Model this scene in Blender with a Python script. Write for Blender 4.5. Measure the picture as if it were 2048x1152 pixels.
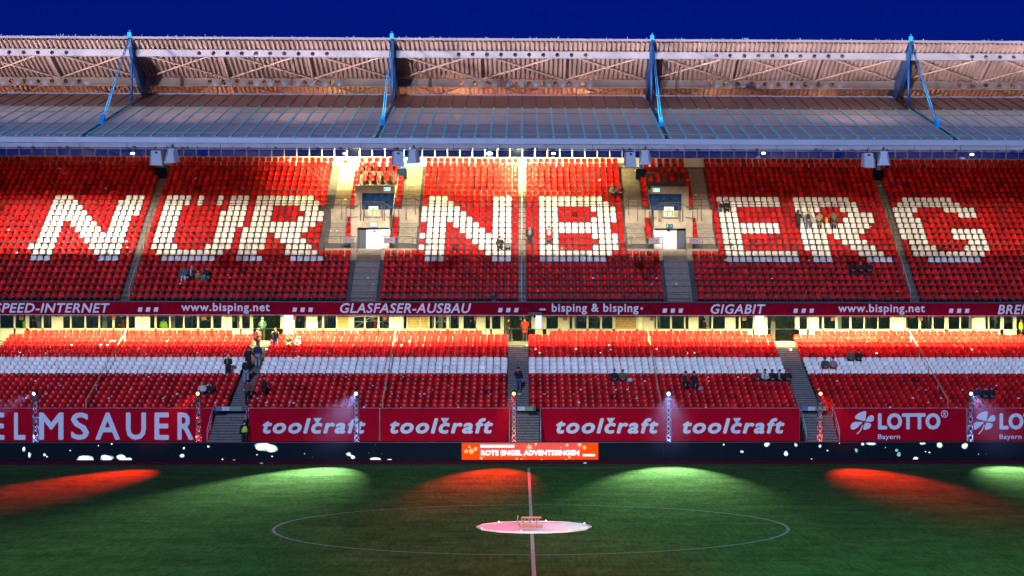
import bpy, bmesh, math, random
import numpy as np
from mathutils import Vector, Matrix

random.seed(7)
rng = np.random.default_rng(7)
R = math.radians
C = bpy.context.scene.collection
sc = bpy.context.scene
for o in list(bpy.data.objects):
    bpy.data.objects.remove(o)

# ------------------------------------------------------------------ camera
F, PCX, HOR, CH = 3971.0, 1157.0, 671.0, 6.86      # focal length and principal point in pixels of the 2048 wide photo
PSI, ROLL = 0.02845, 0.0009
RM = (Matrix.Rotation(-PSI, 3, 'Z') @ Matrix.Rotation(math.pi / 2, 3, 'X') @ Matrix.Rotation(ROLL, 3, 'Z'))
cam = bpy.data.objects.new('camera', bpy.data.cameras.new('camera'))
C.objects.link(cam)
cam.matrix_world = Matrix.Translation((0, 0, CH)) @ RM.to_4x4()
cam.data.sensor_width = 36
cam.data.lens = 36 * F / 2048
cam.data.shift_x = (1024 - PCX) / 2048
cam.data.shift_y = (HOR - 576) / 2048
cam.data.clip_start = 0.5
cam.data.clip_end = 5000
sc.camera = cam

# ------------------------------------------------------------------ sky, dusk light, exposure
world = bpy.data.worlds.new('World')
sc.world = world
world.use_nodes = True
wn, wl = world.node_tree.nodes, world.node_tree.links
bg = wn['Background']
sky = wn.new('ShaderNodeTexSky')
sky.sky_type = 'NISHITA'
sky.sun_disc = False
sky.sun_elevation = R(4)
sky.sun_rotation = R(190)
sky.air_density = 1.0
sky.dust_density = 0.3
sky.ozone_density = 6.0
tint = wn.new('ShaderNodeMix')
tint.data_type = 'RGBA'
tint.blend_type = 'MULTIPLY'
tint.inputs[0].default_value = 1.0
tint.inputs[7].default_value = (0.0, 0.068, 0.68, 1)
wl.new(sky.outputs[0], tint.inputs[6])
wl.new(tint.outputs[2], bg.inputs[0])
bg.inputs[1].default_value = 0.10
SUN_E = 2.2
sun = bpy.data.objects.new('sun', bpy.data.lights.new('sun', 'SUN'))
C.objects.link(sun)
sun.data.energy = SUN_E
sun.data.angle = R(2.5)
sun.data.color = (0.40, 0.55, 0.97)
sun.rotation_euler = (R(90 - 20), 0, R(-6))
sc.view_settings.view_transform = 'Standard'
sc.view_settings.look = 'None'
sc.view_settings.exposure = 0
sc.view_settings.gamma = 1
sc.view_settings.use_curve_mapping = False
sc.cycles.use_denoising = True
sc.cycles.max_bounces = 6
sc.cycles.diffuse_bounces = 3
sc.cycles.glossy_bounces = 3
sc.cycles.transparent_max_bounces = 8
sc.cycles.sample_clamp_indirect = 6
sc.cycles.caustics_reflective = False
sc.cycles.caustics_refractive = False


def W(px, py, d):
    """World point at depth d (metres from the camera line) that the photograph shows at pixel (px, py)."""
    v = RM @ Vector(((px - PCX) / F, (HOR - py) / F, -1))
    return Vector((v.x * d / v.y, d, CH + v.z * d / v.y))


def X(px, d, py=600):
    return W(px, py, d).x


def Z(py, d, px=1044):
    return W(px, py, d).z


RMi = RM.transposed()


def proj(p):
    v = RMi @ (Vector(p) - Vector((0, 0, CH)))
    return PCX + F * v.x / -v.z, HOR - F * v.y / -v.z


# ------------------------------------------------------------------ materials
def mat(name, col, rough=0.6, metal=0.0, var=0.0, scale=3.0, emit=None, estr=0.0, bump=0.0, bscale=40.0, spec=0.5, attr=None, var2=None):
    m = bpy.data.materials.new(name)
    m.use_nodes = True
    n, l = m.node_tree.nodes, m.node_tree.links
    b = n['Principled BSDF']
    b.inputs['Base Color'].default_value = (*col, 1)
    b.inputs['Roughness'].default_value = rough
    b.inputs['Metallic'].default_value = metal
    b.inputs['Specular IOR Level'].default_value = spec
    if emit is not None:
        b.inputs['Emission Color'].default_value = (*emit, 1)
        b.inputs['Emission Strength'].default_value = estr
    if var > 0 or attr:
        geo = n.new('ShaderNodeNewGeometry')
        hsv = n.new('ShaderNodeHueSaturation')
        hsv.inputs['Color'].default_value = (*col, 1)
        fac = None
        if var > 0:
            t = n.new('ShaderNodeTexNoise')
            t.inputs['Scale'].default_value = scale
            t.inputs['Detail'].default_value = 5
            t.inputs['Roughness'].default_value = 0.65
            l.new(geo.outputs['Position'], t.inputs['Vector'])
            mr = n.new('ShaderNodeMapRange')
            mr.inputs[1].default_value = 0.3
            mr.inputs[2].default_value = 0.7
            mr.inputs[3].default_value = 1 - var
            mr.inputs[4].default_value = 1 + var
            l.new(t.outputs[0], mr.inputs[0])
            fac = mr.outputs[0]
        if attr:
            a = n.new('ShaderNodeAttribute')
            a.attribute_name = attr
            mr2 = n.new('ShaderNodeMapRange')
            mr2.clamp = False
            mr2.inputs[3].default_value = 1 - (var2 or 0.2)
            mr2.inputs[4].default_value = 1 + (var2 or 0.2)
            l.new(a.outputs['Fac'], mr2.inputs[0])
            if fac is None:
                fac = mr2.outputs[0]
            else:
                mm = n.new('ShaderNodeMath')
                mm.operation = 'MULTIPLY'
                l.new(fac, mm.inputs[0])
                l.new(mr2.outputs[0], mm.inputs[1])
                fac = mm.outputs[0]
        l.new(fac, hsv.inputs['Value'])
        l.new(hsv.outputs[0], b.inputs['Base Color'])
    if bump > 0:
        geo2 = n.new('ShaderNodeNewGeometry')
        t2 = n.new('ShaderNodeTexNoise')
        t2.inputs['Scale'].default_value = bscale
        t2.inputs['Detail'].default_value = 4
        l.new(geo2.outputs['Position'], t2.inputs['Vector'])
        bp = n.new('ShaderNodeBump')
        bp.inputs['Strength'].default_value = bump
        bp.inputs['Distance'].default_value = 0.02
        l.new(t2.outputs[0], bp.inputs['Height'])
        l.new(bp.outputs[0], b.inputs['Normal'])
    return m


M = {}
M['red_plastic'] = mat('red_plastic', (0.50, 0.008, 0.008), 0.22, spec=0.05, attr='tone', var=0.15, scale=1.2, var2=0.30)
M['white_plastic'] = mat('white_plastic', (0.86, 0.81, 0.73), 0.30, spec=0.2, attr='tone', var=0.13, scale=9, var2=0.09)
M['dark_slot'] = mat('dark_slot', (0.012, 0.012, 0.014), 0.7)
M['seat_bracket'] = mat('seat_bracket', (0.10, 0.10, 0.11), 0.5, 0.3)
M['concrete'] = mat('concrete', (0.36, 0.30, 0.23), 0.85, spec=0.1, var=0.28, scale=1.4, bump=0.25, bscale=25)
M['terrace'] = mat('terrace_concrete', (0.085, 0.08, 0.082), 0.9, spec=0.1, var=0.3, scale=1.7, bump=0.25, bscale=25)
M['stair'] = mat('stair_concrete', (0.24, 0.20, 0.15), 0.85, spec=0.1, var=0.3, scale=2.5, bump=0.25, bscale=25)
M['stair_dark'] = mat('narrow_stair_concrete', (0.16, 0.13, 0.10), 0.9, spec=0.05, var=0.3, scale=2.5)
M['nosing'] = mat('worn_step_edge', (0.27, 0.24, 0.21), 0.8, spec=0.1, var=0.35, scale=6)
M['stair_low'] = mat('lower_stair_concrete', (0.12, 0.10, 0.095), 0.85, spec=0.1, var=0.3, scale=2.5, bump=0.25, bscale=25)
M['cream'] = mat('cream_paint', (0.50, 0.50, 0.54), 0.6, var=0.08, scale=1)
M['white_wall'] = mat('white_wall', (0.80, 0.78, 0.74), 0.6, var=0.06, scale=1)
M['wood'] = mat('wood_planks', (0.36, 0.24, 0.12), 0.6, var=0.3, scale=4)
M['grey_metal'] = mat('grey_metal', (0.07, 0.065, 0.065), 0.5, 0.1)
M['dark_metal'] = mat('dark_metal', (0.055, 0.055, 0.065), 0.5, 0.3)
M['pale_metal'] = mat('pale_metal', (0.50, 0.50, 0.52), 0.45, 0.2, var=0.12, scale=1.2)
M['alu'] = mat('truss_aluminium', (0.75, 0.75, 0.78), 0.35, 0.25)
M['pale_rail'] = mat('weathered_rail', (0.50, 0.37, 0.26), 0.5, 0.1)
M['catwalk_grey'] = mat('edge_grey', (0.26, 0.26, 0.30), 0.6)
M['corrugated'] = mat('corrugated_sheet', (0.52, 0.43, 0.42), 0.5, 0.0, var=0.18, scale=0.9)
M['beam'] = mat('beam_paint', (0.31, 0.31, 0.33), 0.45, 0.1, var=0.14, scale=1.4)
M['brace'] = mat('brace_paint', (0.62, 0.50, 0.48), 0.5)
M['blue_steel'] = mat('blue_steel', (0.010, 0.085, 0.30), 0.4, 0.1, var=0.2, scale=1.5)
M['bright_blue'] = mat('bright_blue_paint', (0.015, 0.40, 0.85), 0.35, 0.0, var=0.15, scale=3)
M['deep_blue'] = mat('deep_blue_steel', (0.006, 0.02, 0.05), 0.5, 0.1)
M['teal_bar'] = mat('teal_glazing_bar', (0.32, 0.80, 0.80), 0.6, 0.0, spec=0.1)
M['gutter'] = mat('gutter_metal', (0.50, 0.50, 0.56), 0.45, 0.1, var=0.10, scale=1.0)
M['brown_panel'] = mat('brown_roof_panel', (0.22, 0.10, 0.07), 0.35, var=0.3, scale=0.8)
M['banner'] = mat('red_banner_cloth', (0.52, 0.002, 0.016), 0.85, spec=0.04, var=0.10, scale=0.7, bump=0.4, bscale=3)
M['fascia_red'] = mat('maroon_fascia', (0.19, 0.001, 0.015), 0.75, spec=0.05, var=0.12, scale=0.8)
M['print_white'] = mat('white_print', (0.76, 0.78, 0.80), 0.6, var=0.04, scale=2)
M['track'] = mat('red_track', (0.13, 0.022, 0.040), 0.9, spec=0.0, var=0.2, scale=2)
M['ground'] = mat('asphalt', (0.05, 0.05, 0.05), 0.9, spec=0.0, var=0.3, scale=1)
M['line'] = mat('pitch_paint', (0.24, 0.26, 0.25), 0.9, spec=0.0, var=0.55, scale=9)
M['halfway_paint'] = mat('halfway_paint', (0.40, 0.42, 0.41), 0.9, spec=0.0, var=0.4, scale=9)
M['tarp'] = mat('white_tarpaulin', (0.66, 0.64, 0.68), 0.6, spec=0.1, var=0.08, scale=2.5, bump=0.6, bscale=2.0)
M['sled'] = mat('sled_wood', (0.30, 0.15, 0.07), 0.6, var=0.2, scale=8)
M['black_box'] = mat('black_box', (0.02, 0.02, 0.024), 0.5)
M['speaker_grey'] = mat('speaker_grey', (0.62, 0.62, 0.66), 0.5)
M['skin'] = mat('skin', (0.50, 0.28, 0.20), 0.6)
M['bark'] = mat('bark', (0.16, 0.14, 0.11), 0.9)
M['hivis'] = mat('hivis_yellow', (0.55, 0.85, 0.04), 0.6, emit=None)
M['night_fill'] = mat('hedge_green', (0.030, 0.045, 0.028), 0.95, var=0.7, scale=3)


def emis(name, col, s):
    m = bpy.data.materials.new(name)
    m.use_nodes = True
    n, l = m.node_tree.nodes, m.node_tree.links
    n.clear()
    e = n.new('ShaderNodeEmission')
    e.inputs[0].default_value = (*col, 1)
    e.inputs[1].default_value = s
    o = n.new('ShaderNodeOutputMaterial')
    l.new(e.outputs[0], o.inputs[0])
    return m


M['lamp_white'] = emis('lamp_white', (0.85, 0.93, 1.0), 6)
M['lamp_warm'] = emis('lamp_warm', (1.0, 0.85, 0.6), 6)
M['lens_blue'] = emis('lens_blue', (0.50, 0.68, 1.0), 7)
M['lens_red'] = emis('lens_red', (1.0, 0.34, 0.10), 7)
M['exit_bright'] = emis('exit_bright', (0.62, 0.98, 0.90), 1.2)
M['exit_green'] = emis('exit_green', (0.01, 0.20, 0.16), 1.0)
M['lightbox'] = emis('lightbox', (0.85, 0.97, 1.0), 1.3)
M['led_orange'] = emis('led_orange', (1.0, 0.075, 0.003), 1.0)
M['led_red'] = emis('led_red', (0.9, 0.01, 0.01), 1.0)
M['led_white'] = emis('led_white', (1.0, 0.93, 0.90), 1.3)
M['led_peach'] = emis('led_peach', (1.0, 0.62, 0.28), 1.0)
M['snow_white'] = emis('snow_white', (0.85, 0.98, 1.0), 1.2)
M['snow_teal'] = emis('snow_teal', (0.25, 0.62, 0.70), 0.9)
M['snow_red'] = emis('snow_red', (0.9, 0.05, 0.05), 0.8)


def glass_mat(name, tintc, gl=0.10):
    m = bpy.data.materials.new(name)
    m.use_nodes = True
    n, l = m.node_tree.nodes, m.node_tree.links
    n.clear()
    t = n.new('ShaderNodeBsdfTransparent')
    t.inputs[0].default_value = (*tintc, 1)
    g = n.new('ShaderNodeBsdfGlossy')
    g.inputs['Roughness'].default_value = 0.04
    g.inputs[0].default_value = (0.9, 0.9, 0.9, 1)
    mx = n.new('ShaderNodeMixShader')
    mx.inputs[0].default_value = gl
    o = n.new('ShaderNodeOutputMaterial')
    l.new(t.outputs[0], mx.inputs[1])
    l.new(g.outputs[0], mx.inputs[2])
    l.new(mx.outputs[0], o.inputs[0])
    return m


M['clear_glass'] = glass_mat('clear_glass', (0.80, 0.88, 0.80), 0.04)
M['blue_glass'] = glass_mat('blue_glass', (0.60, 0.90, 0.85), 0.05)


def roof_glass(name, col):
    m = mat(name, col, 0.5, 0.0, spec=0.15, var=0.16, scale=0.9, bump=0.15, bscale=6)
    n, l = m.node_tree.nodes, m.node_tree.links
    b = n['Principled BSDF']
    tr = n.new('ShaderNodeBsdfTranslucent')
    tr.inputs[0].default_value = (0.75, 0.72, 0.70, 1)
    mx = n.new('ShaderNodeMixShader')
    mx.inputs[0].default_value = 0.35
    o = n['Material Output']
    l.new(b.outputs[0], mx.inputs[1])
    l.new(tr.outputs[0], mx.inputs[2])
    l.new(mx.outputs[0], o.inputs[0])
    return m


M['roof_pane'] = roof_glass('frosted_roof_pane', (0.56, 0.56, 0.55))
M['roof_pane_green'] = roof_glass('greenish_roof_pane', (0.60, 0.60, 0.42))

# grass
g = bpy.data.materials.new('pitch_grass')
g.use_nodes = True
n, l = g.node_tree.nodes, g.node_tree.links
b = n['Principled BSDF']
b.inputs['Roughness'].default_value = 1.0
b.inputs['Specular IOR Level'].default_value = 0.0
geo = n.new('ShaderNodeNewGeometry')
mp = n.new('ShaderNodeMapping')
mp.inputs['Scale'].default_value = (1.0, 1.0, 1.0)
l.new(geo.outputs['Position'], mp.inputs[0])
t1 = n.new('ShaderNodeTexNoise')
t1.inputs['Scale'].default_value = 11
t1.inputs['Detail'].default_value = 9
t1.inputs['Roughness'].default_value = 0.82
l.new(mp.outputs[0], t1.inputs['Vector'])
t2 = n.new('ShaderNodeTexNoise')
t2.inputs['Scale'].default_value = 0.35
t2.inputs['Detail'].default_value = 6
l.new(mp.outputs[0], t2.inputs['Vector'])
mp3 = n.new('ShaderNodeMapping')
mp3.inputs['Scale'].default_value = (0.16, 2.4, 1.0)
l.new(geo.outputs['Position'], mp3.inputs[0])
t3 = n.new('ShaderNodeTexNoise')
t3.inputs['Scale'].default_value = 1.0
t3.inputs['Detail'].default_value = 8
t3.inputs['Roughness'].default_value = 0.7
l.new(mp3.outputs[0], t3.inputs['Vector'])


def madd(a, b_, op='MULTIPLY'):
    q = n.new('ShaderNodeMath')
    q.operation = op
    for i, s in enumerate((a, b_)):
        if isinstance(s, (int, float)):
            q.inputs[i].default_value = s
        else:
            l.new(s, q.inputs[i])
    return q.outputs[0]


def mrange(s, a, b_, c, d):
    q = n.new('ShaderNodeMapRange')
    q.inputs[1].default_value = a
    q.inputs[2].default_value = b_
    q.inputs[3].default_value = c
    q.inputs[4].default_value = d
    l.new(s, q.inputs[0])
    return q.outputs[0]


def grain(sx, sy, lo, hi, det=3):
    q = n.new('ShaderNodeMapping')
    q.inputs['Scale'].default_value = (sx, sy, 1)
    l.new(geo.outputs['Position'], q.inputs[0])
    t_ = n.new('ShaderNodeTexNoise')
    t_.inputs['Scale'].default_value = 1
    t_.inputs['Detail'].default_value = det
    t_.inputs['Roughness'].default_value = 0.7
    l.new(q.outputs[0], t_.inputs['Vector'])
    return mrange(t_.outputs[0], .32, .68, lo, hi)


v = madd(madd(mrange(t1.outputs[0], .3, .7, .25, 1.8), mrange(t2.outputs[0], .3, .7, .82, 1.18)), mrange(t3.outputs[0], .3, .7, .80, 1.2))
v = madd(madd(v, grain(7.0, 0.9, .76, 1.24)), grain(1.1, .55, .80, 1.2, 4))
hs = n.new('ShaderNodeHueSaturation')
hs.inputs['Color'].default_value = (0.056, 0.120, 0.038, 1)
l.new(v, hs.inputs['Value'])
l.new(hs.outputs[0], b.inputs['Base Color'])
bp = n.new('ShaderNodeBump')
bp.inputs['Strength'].default_value = 0.8
bp.inputs['Distance'].default_value = 0.04
l.new(t1.outputs[0], bp.inputs['Height'])
l.new(bp.outputs[0], b.inputs['Normal'])
M['grass'] = g

# LED screen: dark navy pixels
m = bpy.data.materials.new('led_screen_dark')
m.use_nodes = True
b = m.node_tree.nodes['Principled BSDF']
b.inputs['Base Color'].default_value = (0.001, 0.003, 0.008, 1)
b.inputs['Roughness'].default_value = 0.5
b.inputs['Specular IOR Level'].default_value = 0.02
b.inputs['Emission Color'].default_value = (0.25, 0.5, 1.0, 1)
b.inputs['Emission Strength'].default_value = 0.008
M['led_dark'] = m


# ------------------------------------------------------------------ mesh helpers
class MB:
    def __init__(self):
        self.v, self.f, self.mi, self.sm = [], [], [], []
        self.cur, self.smooth = 0, False

    def add(self, vs, fs):
        k = len(self.v)
        self.v += [tuple(p) for p in vs]
        for q in fs:
            self.f.append(tuple(k + i for i in q))
            self.mi.append(self.cur)
            self.sm.append(self.smooth)
        return self

    def box(self, x0, x1, y0, y1, z0, z1):
        return self.add([(x0, y0, z0), (x1, y0, z0), (x1, y1, z0), (x0, y1, z0), (x0, y0, z1), (x1, y0, z1), (x1, y1, z1), (x0, y1, z1)],
                        [(0, 3, 2, 1), (4, 5, 6, 7), (0, 1, 5, 4), (1, 2, 6, 5), (2, 3, 7, 6), (3, 0, 4, 7)])

    def prism(self, pts, axis, a, b_):
        """closed polygon pts (2D) pushed along axis from a to b_. axis 'x': pts are (y,z); 'y': pts are (x,z); 'z': pts are (x,y)"""
        k = len(pts)

        def p3(p, t):
            return {'x': (t, p[0], p[1]), 'y': (p[0], t, p[1]), 'z': (p[0], p[1], t)}[axis]
        vs = [p3(p, a) for p in pts] + [p3(p, b_) for p in pts]
        fs = [tuple(range(k))[::-1], tuple(range(k, 2 * k))] + [(i, (i + 1) % k, k + (i + 1) % k, k + i) for i in range(k)]
        return self.add(vs, fs)

    def tube(self, p0, p1, r, n=6, r1=None, caps=True):
        p0, p1 = Vector(p0), Vector(p1)
        d = (p1 - p0).normalized()
        a = Vector((0, 0, 1)) if abs(d.z) < 0.9 else Vector((1, 0, 0))
        u = d.cross(a).normalized()
        w = d.cross(u)
        r1 = r if r1 is None else r1
        vs = []
        for p, rr in ((p0, r), (p1, r1)):
            for i in range(n):
                t = 2 * math.pi * i / n
                vs.append(p + (u * math.cos(t) + w * math.sin(t)) * rr)
        fs = [(i, (i + 1) % n, n + (i + 1) % n, n + i) for i in range(n)]
        if caps:
            fs += [tuple(range(n))[::-1], tuple(range(n, 2 * n))]
        return self.add(vs, fs)

    def path(self, pts, r, n=6):
        for a, b_ in zip(pts, pts[1:]):
            self.tube(a, b_, r, n)
        return self

    def ellipsoid(self, c, rx, ry, rz, nu=10, nv=6, t0=0.0, t1=math.pi):
        vs, fs = [], []
        for j in range(nv + 1):
            th = t0 + (t1 - t0) * j / nv
            for i in range(nu):
                ph = 2 * math.pi * i / nu
                vs.append((c[0] + rx * math.sin(th) * math.cos(ph), c[1] + ry * math.sin(th) * math.sin(ph), c[2] + rz * math.cos(th)))
        for j in range(nv):
            for i in range(nu):
                fs.append((j * nu + i, (j + 1) * nu + i, (j + 1) * nu + (i + 1) % nu, j * nu + (i + 1) % nu))
        return self.add(vs, fs)

    def mesh(self, name, mats, off=(0, 0, 0)):
        me = bpy.data.meshes.new(name)
        ox, oy, oz = off
        me.from_pydata([(a - ox, b_ - oy, c - oz) for a, b_, c in self.v], [], self.f)
        for q in (mats if isinstance(mats, (list, tuple)) else [mats] if mats is not None else []):
            me.materials.append(M[q] if isinstance(q, str) else q)
        me.polygons.foreach_set('material_index', self.mi)
        me.polygons.foreach_set('use_smooth', self.sm)
        me.update()
        return me

    def build(self, name, mats, parent=None, at=None):
        off = wloc(parent) if parent is not None else (0, 0, 0)
        if at is not None and parent is None:
            off = at
        me = self.mesh(name, mats, off)
        return put(name, me, parent, at if parent is None and at is not None else None)


def wloc(o):
    v_ = Vector((0, 0, 0))
    while o is not None:
        v_ = v_ + o.location
        o = o.parent
    return tuple(v_)


def put(name, me, parent=None, loc=None, rz=0.0):
    o = bpy.data.objects.new(name, me)
    C.objects.link(o)
    if parent is not None:
        o.parent = parent
    if loc is not None:
        o.location = loc
    if rz:
        o.rotation_euler = (0, 0, rz)
    return o


def tag(o, label=None, cat=None, group=None, kind=None):
    if label:
        o['label'] = label
    if cat:
        o['category'] = cat
    if group:
        o['group'] = group
    if kind:
        o['kind'] = kind
    return o


def thing(name, label, cat, loc=(0, 0, 0), group=None, rz=0):
    o = put(name, None, None, loc, rz)
    return tag(o, label, cat, group)


def lamp(name, kind, loc, energy, col, aim=None, **kw):
    d = bpy.data.lights.new(name, kind)
    d.energy = energy
    d.color = col
    for k, v_ in kw.items():
        setattr(d, k, v_)
    o = put(name, d, None, loc)
    if aim is not None:
        o.rotation_euler = (Vector(aim) - Vector(loc)).to_track_quat('-Z', 'Y').to_euler()
    return o


def text_mesh(body, bold=0.0, shear=0.0, spacing=1.0, res=3):
    c = bpy.data.curves.new('t', 'FONT')
    c.body = body
    c.shear = shear
    c.space_character = spacing
    c.resolution_u = res
    o = bpy.data.objects.new('t', c)
    C.objects.link(o)
    dg = bpy.context.evaluated_depsgraph_get()
    me = bpy.data.meshes.new_from_object(o.evaluated_get(dg))
    vs = [tuple(v_.co) for v_ in me.vertices]
    fs = [tuple(p.vertices) for p in me.polygons]
    bpy.data.objects.remove(o)
    bpy.data.curves.remove(c)
    bpy.data.meshes.remove(me)
    return vs, fs


def text_on(mb, body, px0, px1, py0, py1, d, bold=0.0, shear=0.0, spacing=1.0, stack=0.002):
    """lettering on the plane at depth d filling the pixel box; bold: stroke gain in units of the letter height"""
    vs, fs = text_mesh(body, 0, shear, spacing)
    xs = [p[0] for p in vs]
    ys = [p[1] for p in vs]
    a, b_ = min(xs), max(xs)
    c0, c1 = min(ys), max(ys)
    P0, P1 = W(px0, py1, d), W(px1, py0, d)
    h = (P1.z - P0.z)
    bw = bold * h
    X0, X1, Z0, Z1 = P0.x + bw, P1.x - bw, P0.z + bw, P1.z - bw
    offs = [(0, 0)] if bold == 0 else [(0, 0), (bw, 0), (-bw, 0), (0, bw), (0, -bw), (bw * .7, bw * .7), (-bw * .7, -bw * .7), (bw * .7, -bw * .7), (-bw * .7, bw * .7)]
    for k, (dx, dz) in enumerate(offs):
        mb.add([(X0 + (p[0] - a) / (b_ - a) * (X1 - X0) + dx, d - stack * k, Z0 + (p[1] - c0) / (c1 - c0) * (Z1 - Z0) + dz) for p in vs], fs)
    return mb


# ------------------------------------------------------------------ tiers: where the treads are
UT, UD = 0.70, 143.0          # upper tier: tread depth, first tread


def zu(n_):
    return 9.16 + .4537 * n_ + .00096 * n_ * (25 - n_)


def yu(n_):
    return UD + UT * n_


LT, LD = 0.78, 130.0          # lower tier


def zl(m_):
    return 1.66 + .267 * m_


def yl(m_):
    return LD + LT * m_


# ================================================================== GROUND
def sheet(name, x0, x1, y0, y1, z, m_):
    o = MB().add([(x0, y0, z), (x1, y0, z), (x1, y1, z), (x0, y1, z)], [(0, 1, 2, 3)]).build(name, m_)
    return tag(o, kind='structure')


sheet('ground', -1500, 1500, -500, 2500, -0.012, 'ground')
sheet('running_track', -70, 70, 20, 129.3, -0.006, 'track')
sheet('pitch', -58, 58, 31, 105.6, 0.0, 'grass')
LXC = 0.35
PCY = 71.2
tag(MB().add([(LXC - .06, 36, .004), (LXC + .06, 36, .004), (LXC + .06, 103.0, .004), (LXC - .06, 103.0, .004)], [(0, 1, 2, 3)]).build('halfway_line', 'halfway_paint'), kind='structure')
tag(MB().add([(-52, 103.06, .004), (52, 103.06, .004), (52, 103.16, .004), (-52, 103.16, .004)], [(0, 1, 2, 3)]).build('touch_line', 'line'), kind='structure')
vs, fs = [], []
for i in range(128):
    t = 2 * math.pi * i / 128
    for r_ in (9.09, 9.21):
        vs.append((LXC + r_ * math.cos(t), PCY + r_ * math.sin(t), .008))
for i in range(128):
    j = (i + 1) % 128
    fs.append((2 * i, 2 * i + 1, 2 * j + 1, 2 * j))
tag(MB().add(vs, fs).build('centre_circle', 'line'), kind='structure')

# ================================================================== GRANDSTAND
stand = thing('grandstand', 'two-tier concrete football grandstand behind the pitch with glazed concourse between its tiers', 'grandstand', (0, 129.6, 0))
XE = 52.0
PORT = ((-12.95, -9.95), (9.95, 12.95))       # the two gate blocks in the upper tier
# terraces
for n_ in range(26):
    segs = [(-XE, XE)]
    if 10 <= n_ <= 20:
        segs = [(-XE, -12.9), (-9.95, 9.95), (12.9, XE)]
    elif 8 <= n_ < 10:
        segs = [(-XE, -14.7), (-7.9, 7.9), (14.7, XE)]
    mb = MB()
    for a, b_ in segs:
        mb.box(a, b_, yu(n_), yu(n_ + 1), zu(n_) - .62, zu(n_))
    mb.build('terrace_step', 'terrace', stand)
for m_ in range(19):
    mb = MB()
    mb.box(-XE, XE, yl(m_), yl(m_ + 1), zl(m_) - .45, zl(m_))
    mb.build('terrace_step', 'terrace', stand)
# landings in front of the gates
for s in (-1, 1):
    xa, xb = sorted((s * 14.7, s * 7.9))
    xc, xd = sorted((s * 12.35, s * 10.55))
    MB().box(xa, xc - .002, 148.62, 150.0, 12.4, 13.36).build('landing', 'concrete', stand)
    MB().box(xd + .002, xb, 148.62, 150.0, 12.4, 13.36).build('landing', 'concrete', stand)
    MB().box(xc, xd, 149.31, 150.0, 12.4, 13.36).build('landing', 'concrete', stand)


def flight(x0, x1, n0, n1, zf, yf, T, m_, parts=2):
    joined = x1 - x0 < .65 or abs(x0) > 36      # narrow gangways and flights outside the picture: too small to pick apart
    fl = None if joined else put('stair_flight', None, stand, (0, 0, 0))
    allmb = MB()
    for k in range(n0, n1):
        rise = zf(k + 1) - zf(k)
        for q in range(parts):
            zt = zf(k) + rise * q / parts
            y0 = yf(k) + T * q / parts
            mb = allmb if joined else MB()
            mb.cur = 0
            mb.box(x0, x1, y0 - .003, yf(k + 1) - .004, zf(k) - .1 if q == 0 else zf(k) + .001, zt + .003 if q == 0 else zt)
            mb.cur = 1
            mb.box(x0 + .01, x1 - .01, y0 - .012, y0 + .045, zt - .035, zt + .009)
            if not joined:
                mb.build('step', [m_, 'nosing'], fl)
    if joined:
        fl = tag(allmb.build('gangway_steps', [m_, 'nosing' if m_ != 'stair_dark' else m_], stand), kind='stuff')
    return fl


for s in (-1, 1):
    a, b_ = sorted((s * 12.35, s * 10.55))
    flight(a, b_, 0, 9, zu, yu, UT, 'stair', 3)
    for (p, q) in ((14.62, 13.4), (9.35, 8.0)):
        a, b_ = sorted((s * p, s * q))
        flight(a, b_, 10, 14, zu, yu, UT, 'stair', 3)
        flight(a, b_, 16, 25, zu, yu, UT, 'stair', 3)
        a, b_ = sorted((s * (p + .08), s * (q - .05 if p > 10 else q - .05)))
        if p > 10:
            a, b_ = sorted((s * 14.66, s * 12.93))
        else:
            a, b_ = sorted((s * 9.93, s * 7.95))
        MB().box(a, b_, yu(14) - .02, yu(16) - .005, zu(13) - .3, zu(16) + .004).build('gangway_wall', 'concrete', stand)
    a, b_ = (-28.80, -28.22) if s < 0 else (28.22, 28.80)
    flight(a, b_, 0, 25, zu, yu, UT, 'stair_dark', 2)
flight(-.25, .27, 0, 25, zu, yu, UT, 'stair', 2)
LST = [(-38.35, -36.95), (-19.3, -18.0), (-1.0, .45), (18.2, 19.75), (37.1, 38.5)]
for a, b_ in LST:
    flight(a, b_, 0, 18, zl, yl, LT, 'stair_low', 2)
for a, b_ in LST:
    MB().box(a - .6, b_ + .6, yl(17) + .02, yl(18), zl(17) - .05, zl(17) + .005).build('landing', 'stair_low', stand)

# concourse floor, front wall of the stand, fascia slab
MB().box(-XE, XE, yl(19), 158, 6.0, 6.43).build('concourse_floor', 'terrace', stand)
MB().box(-XE, XE, 142.35, 158, 8.62, 9.05).build('concourse_soffit', 'cream', stand)
MB().box(-XE, XE, 142.3, 142.99, 9.06, 9.30).build('parapet', 'dark_metal', stand)
GAPS = [(X(425, 129.6, 850), X(497, 129.6, 850)), (X(1018, 129.6, 850), X(1082, 129.6, 850)), (X(1600, 129.6, 850), X(1668, 129.6, 850))]
xs_ = [-XE] + [q for ga in GAPS for q in ga] + [XE]
mb = MB()
for a, b_ in zip(xs_[::2], xs_[1::2]):
    mb.box(a, b_, 129.6, 129.99, -.1, 2.02)
mb.build('front_wall', 'concrete', stand)
mb = MB()
for a, b_ in zip(xs_[::2], xs_[1::2]):
    mb.box(a, b_, 129.52, 129.6, 2.03, 2.10)
mb.build('wall_coping', 'pale_metal', stand)
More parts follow.
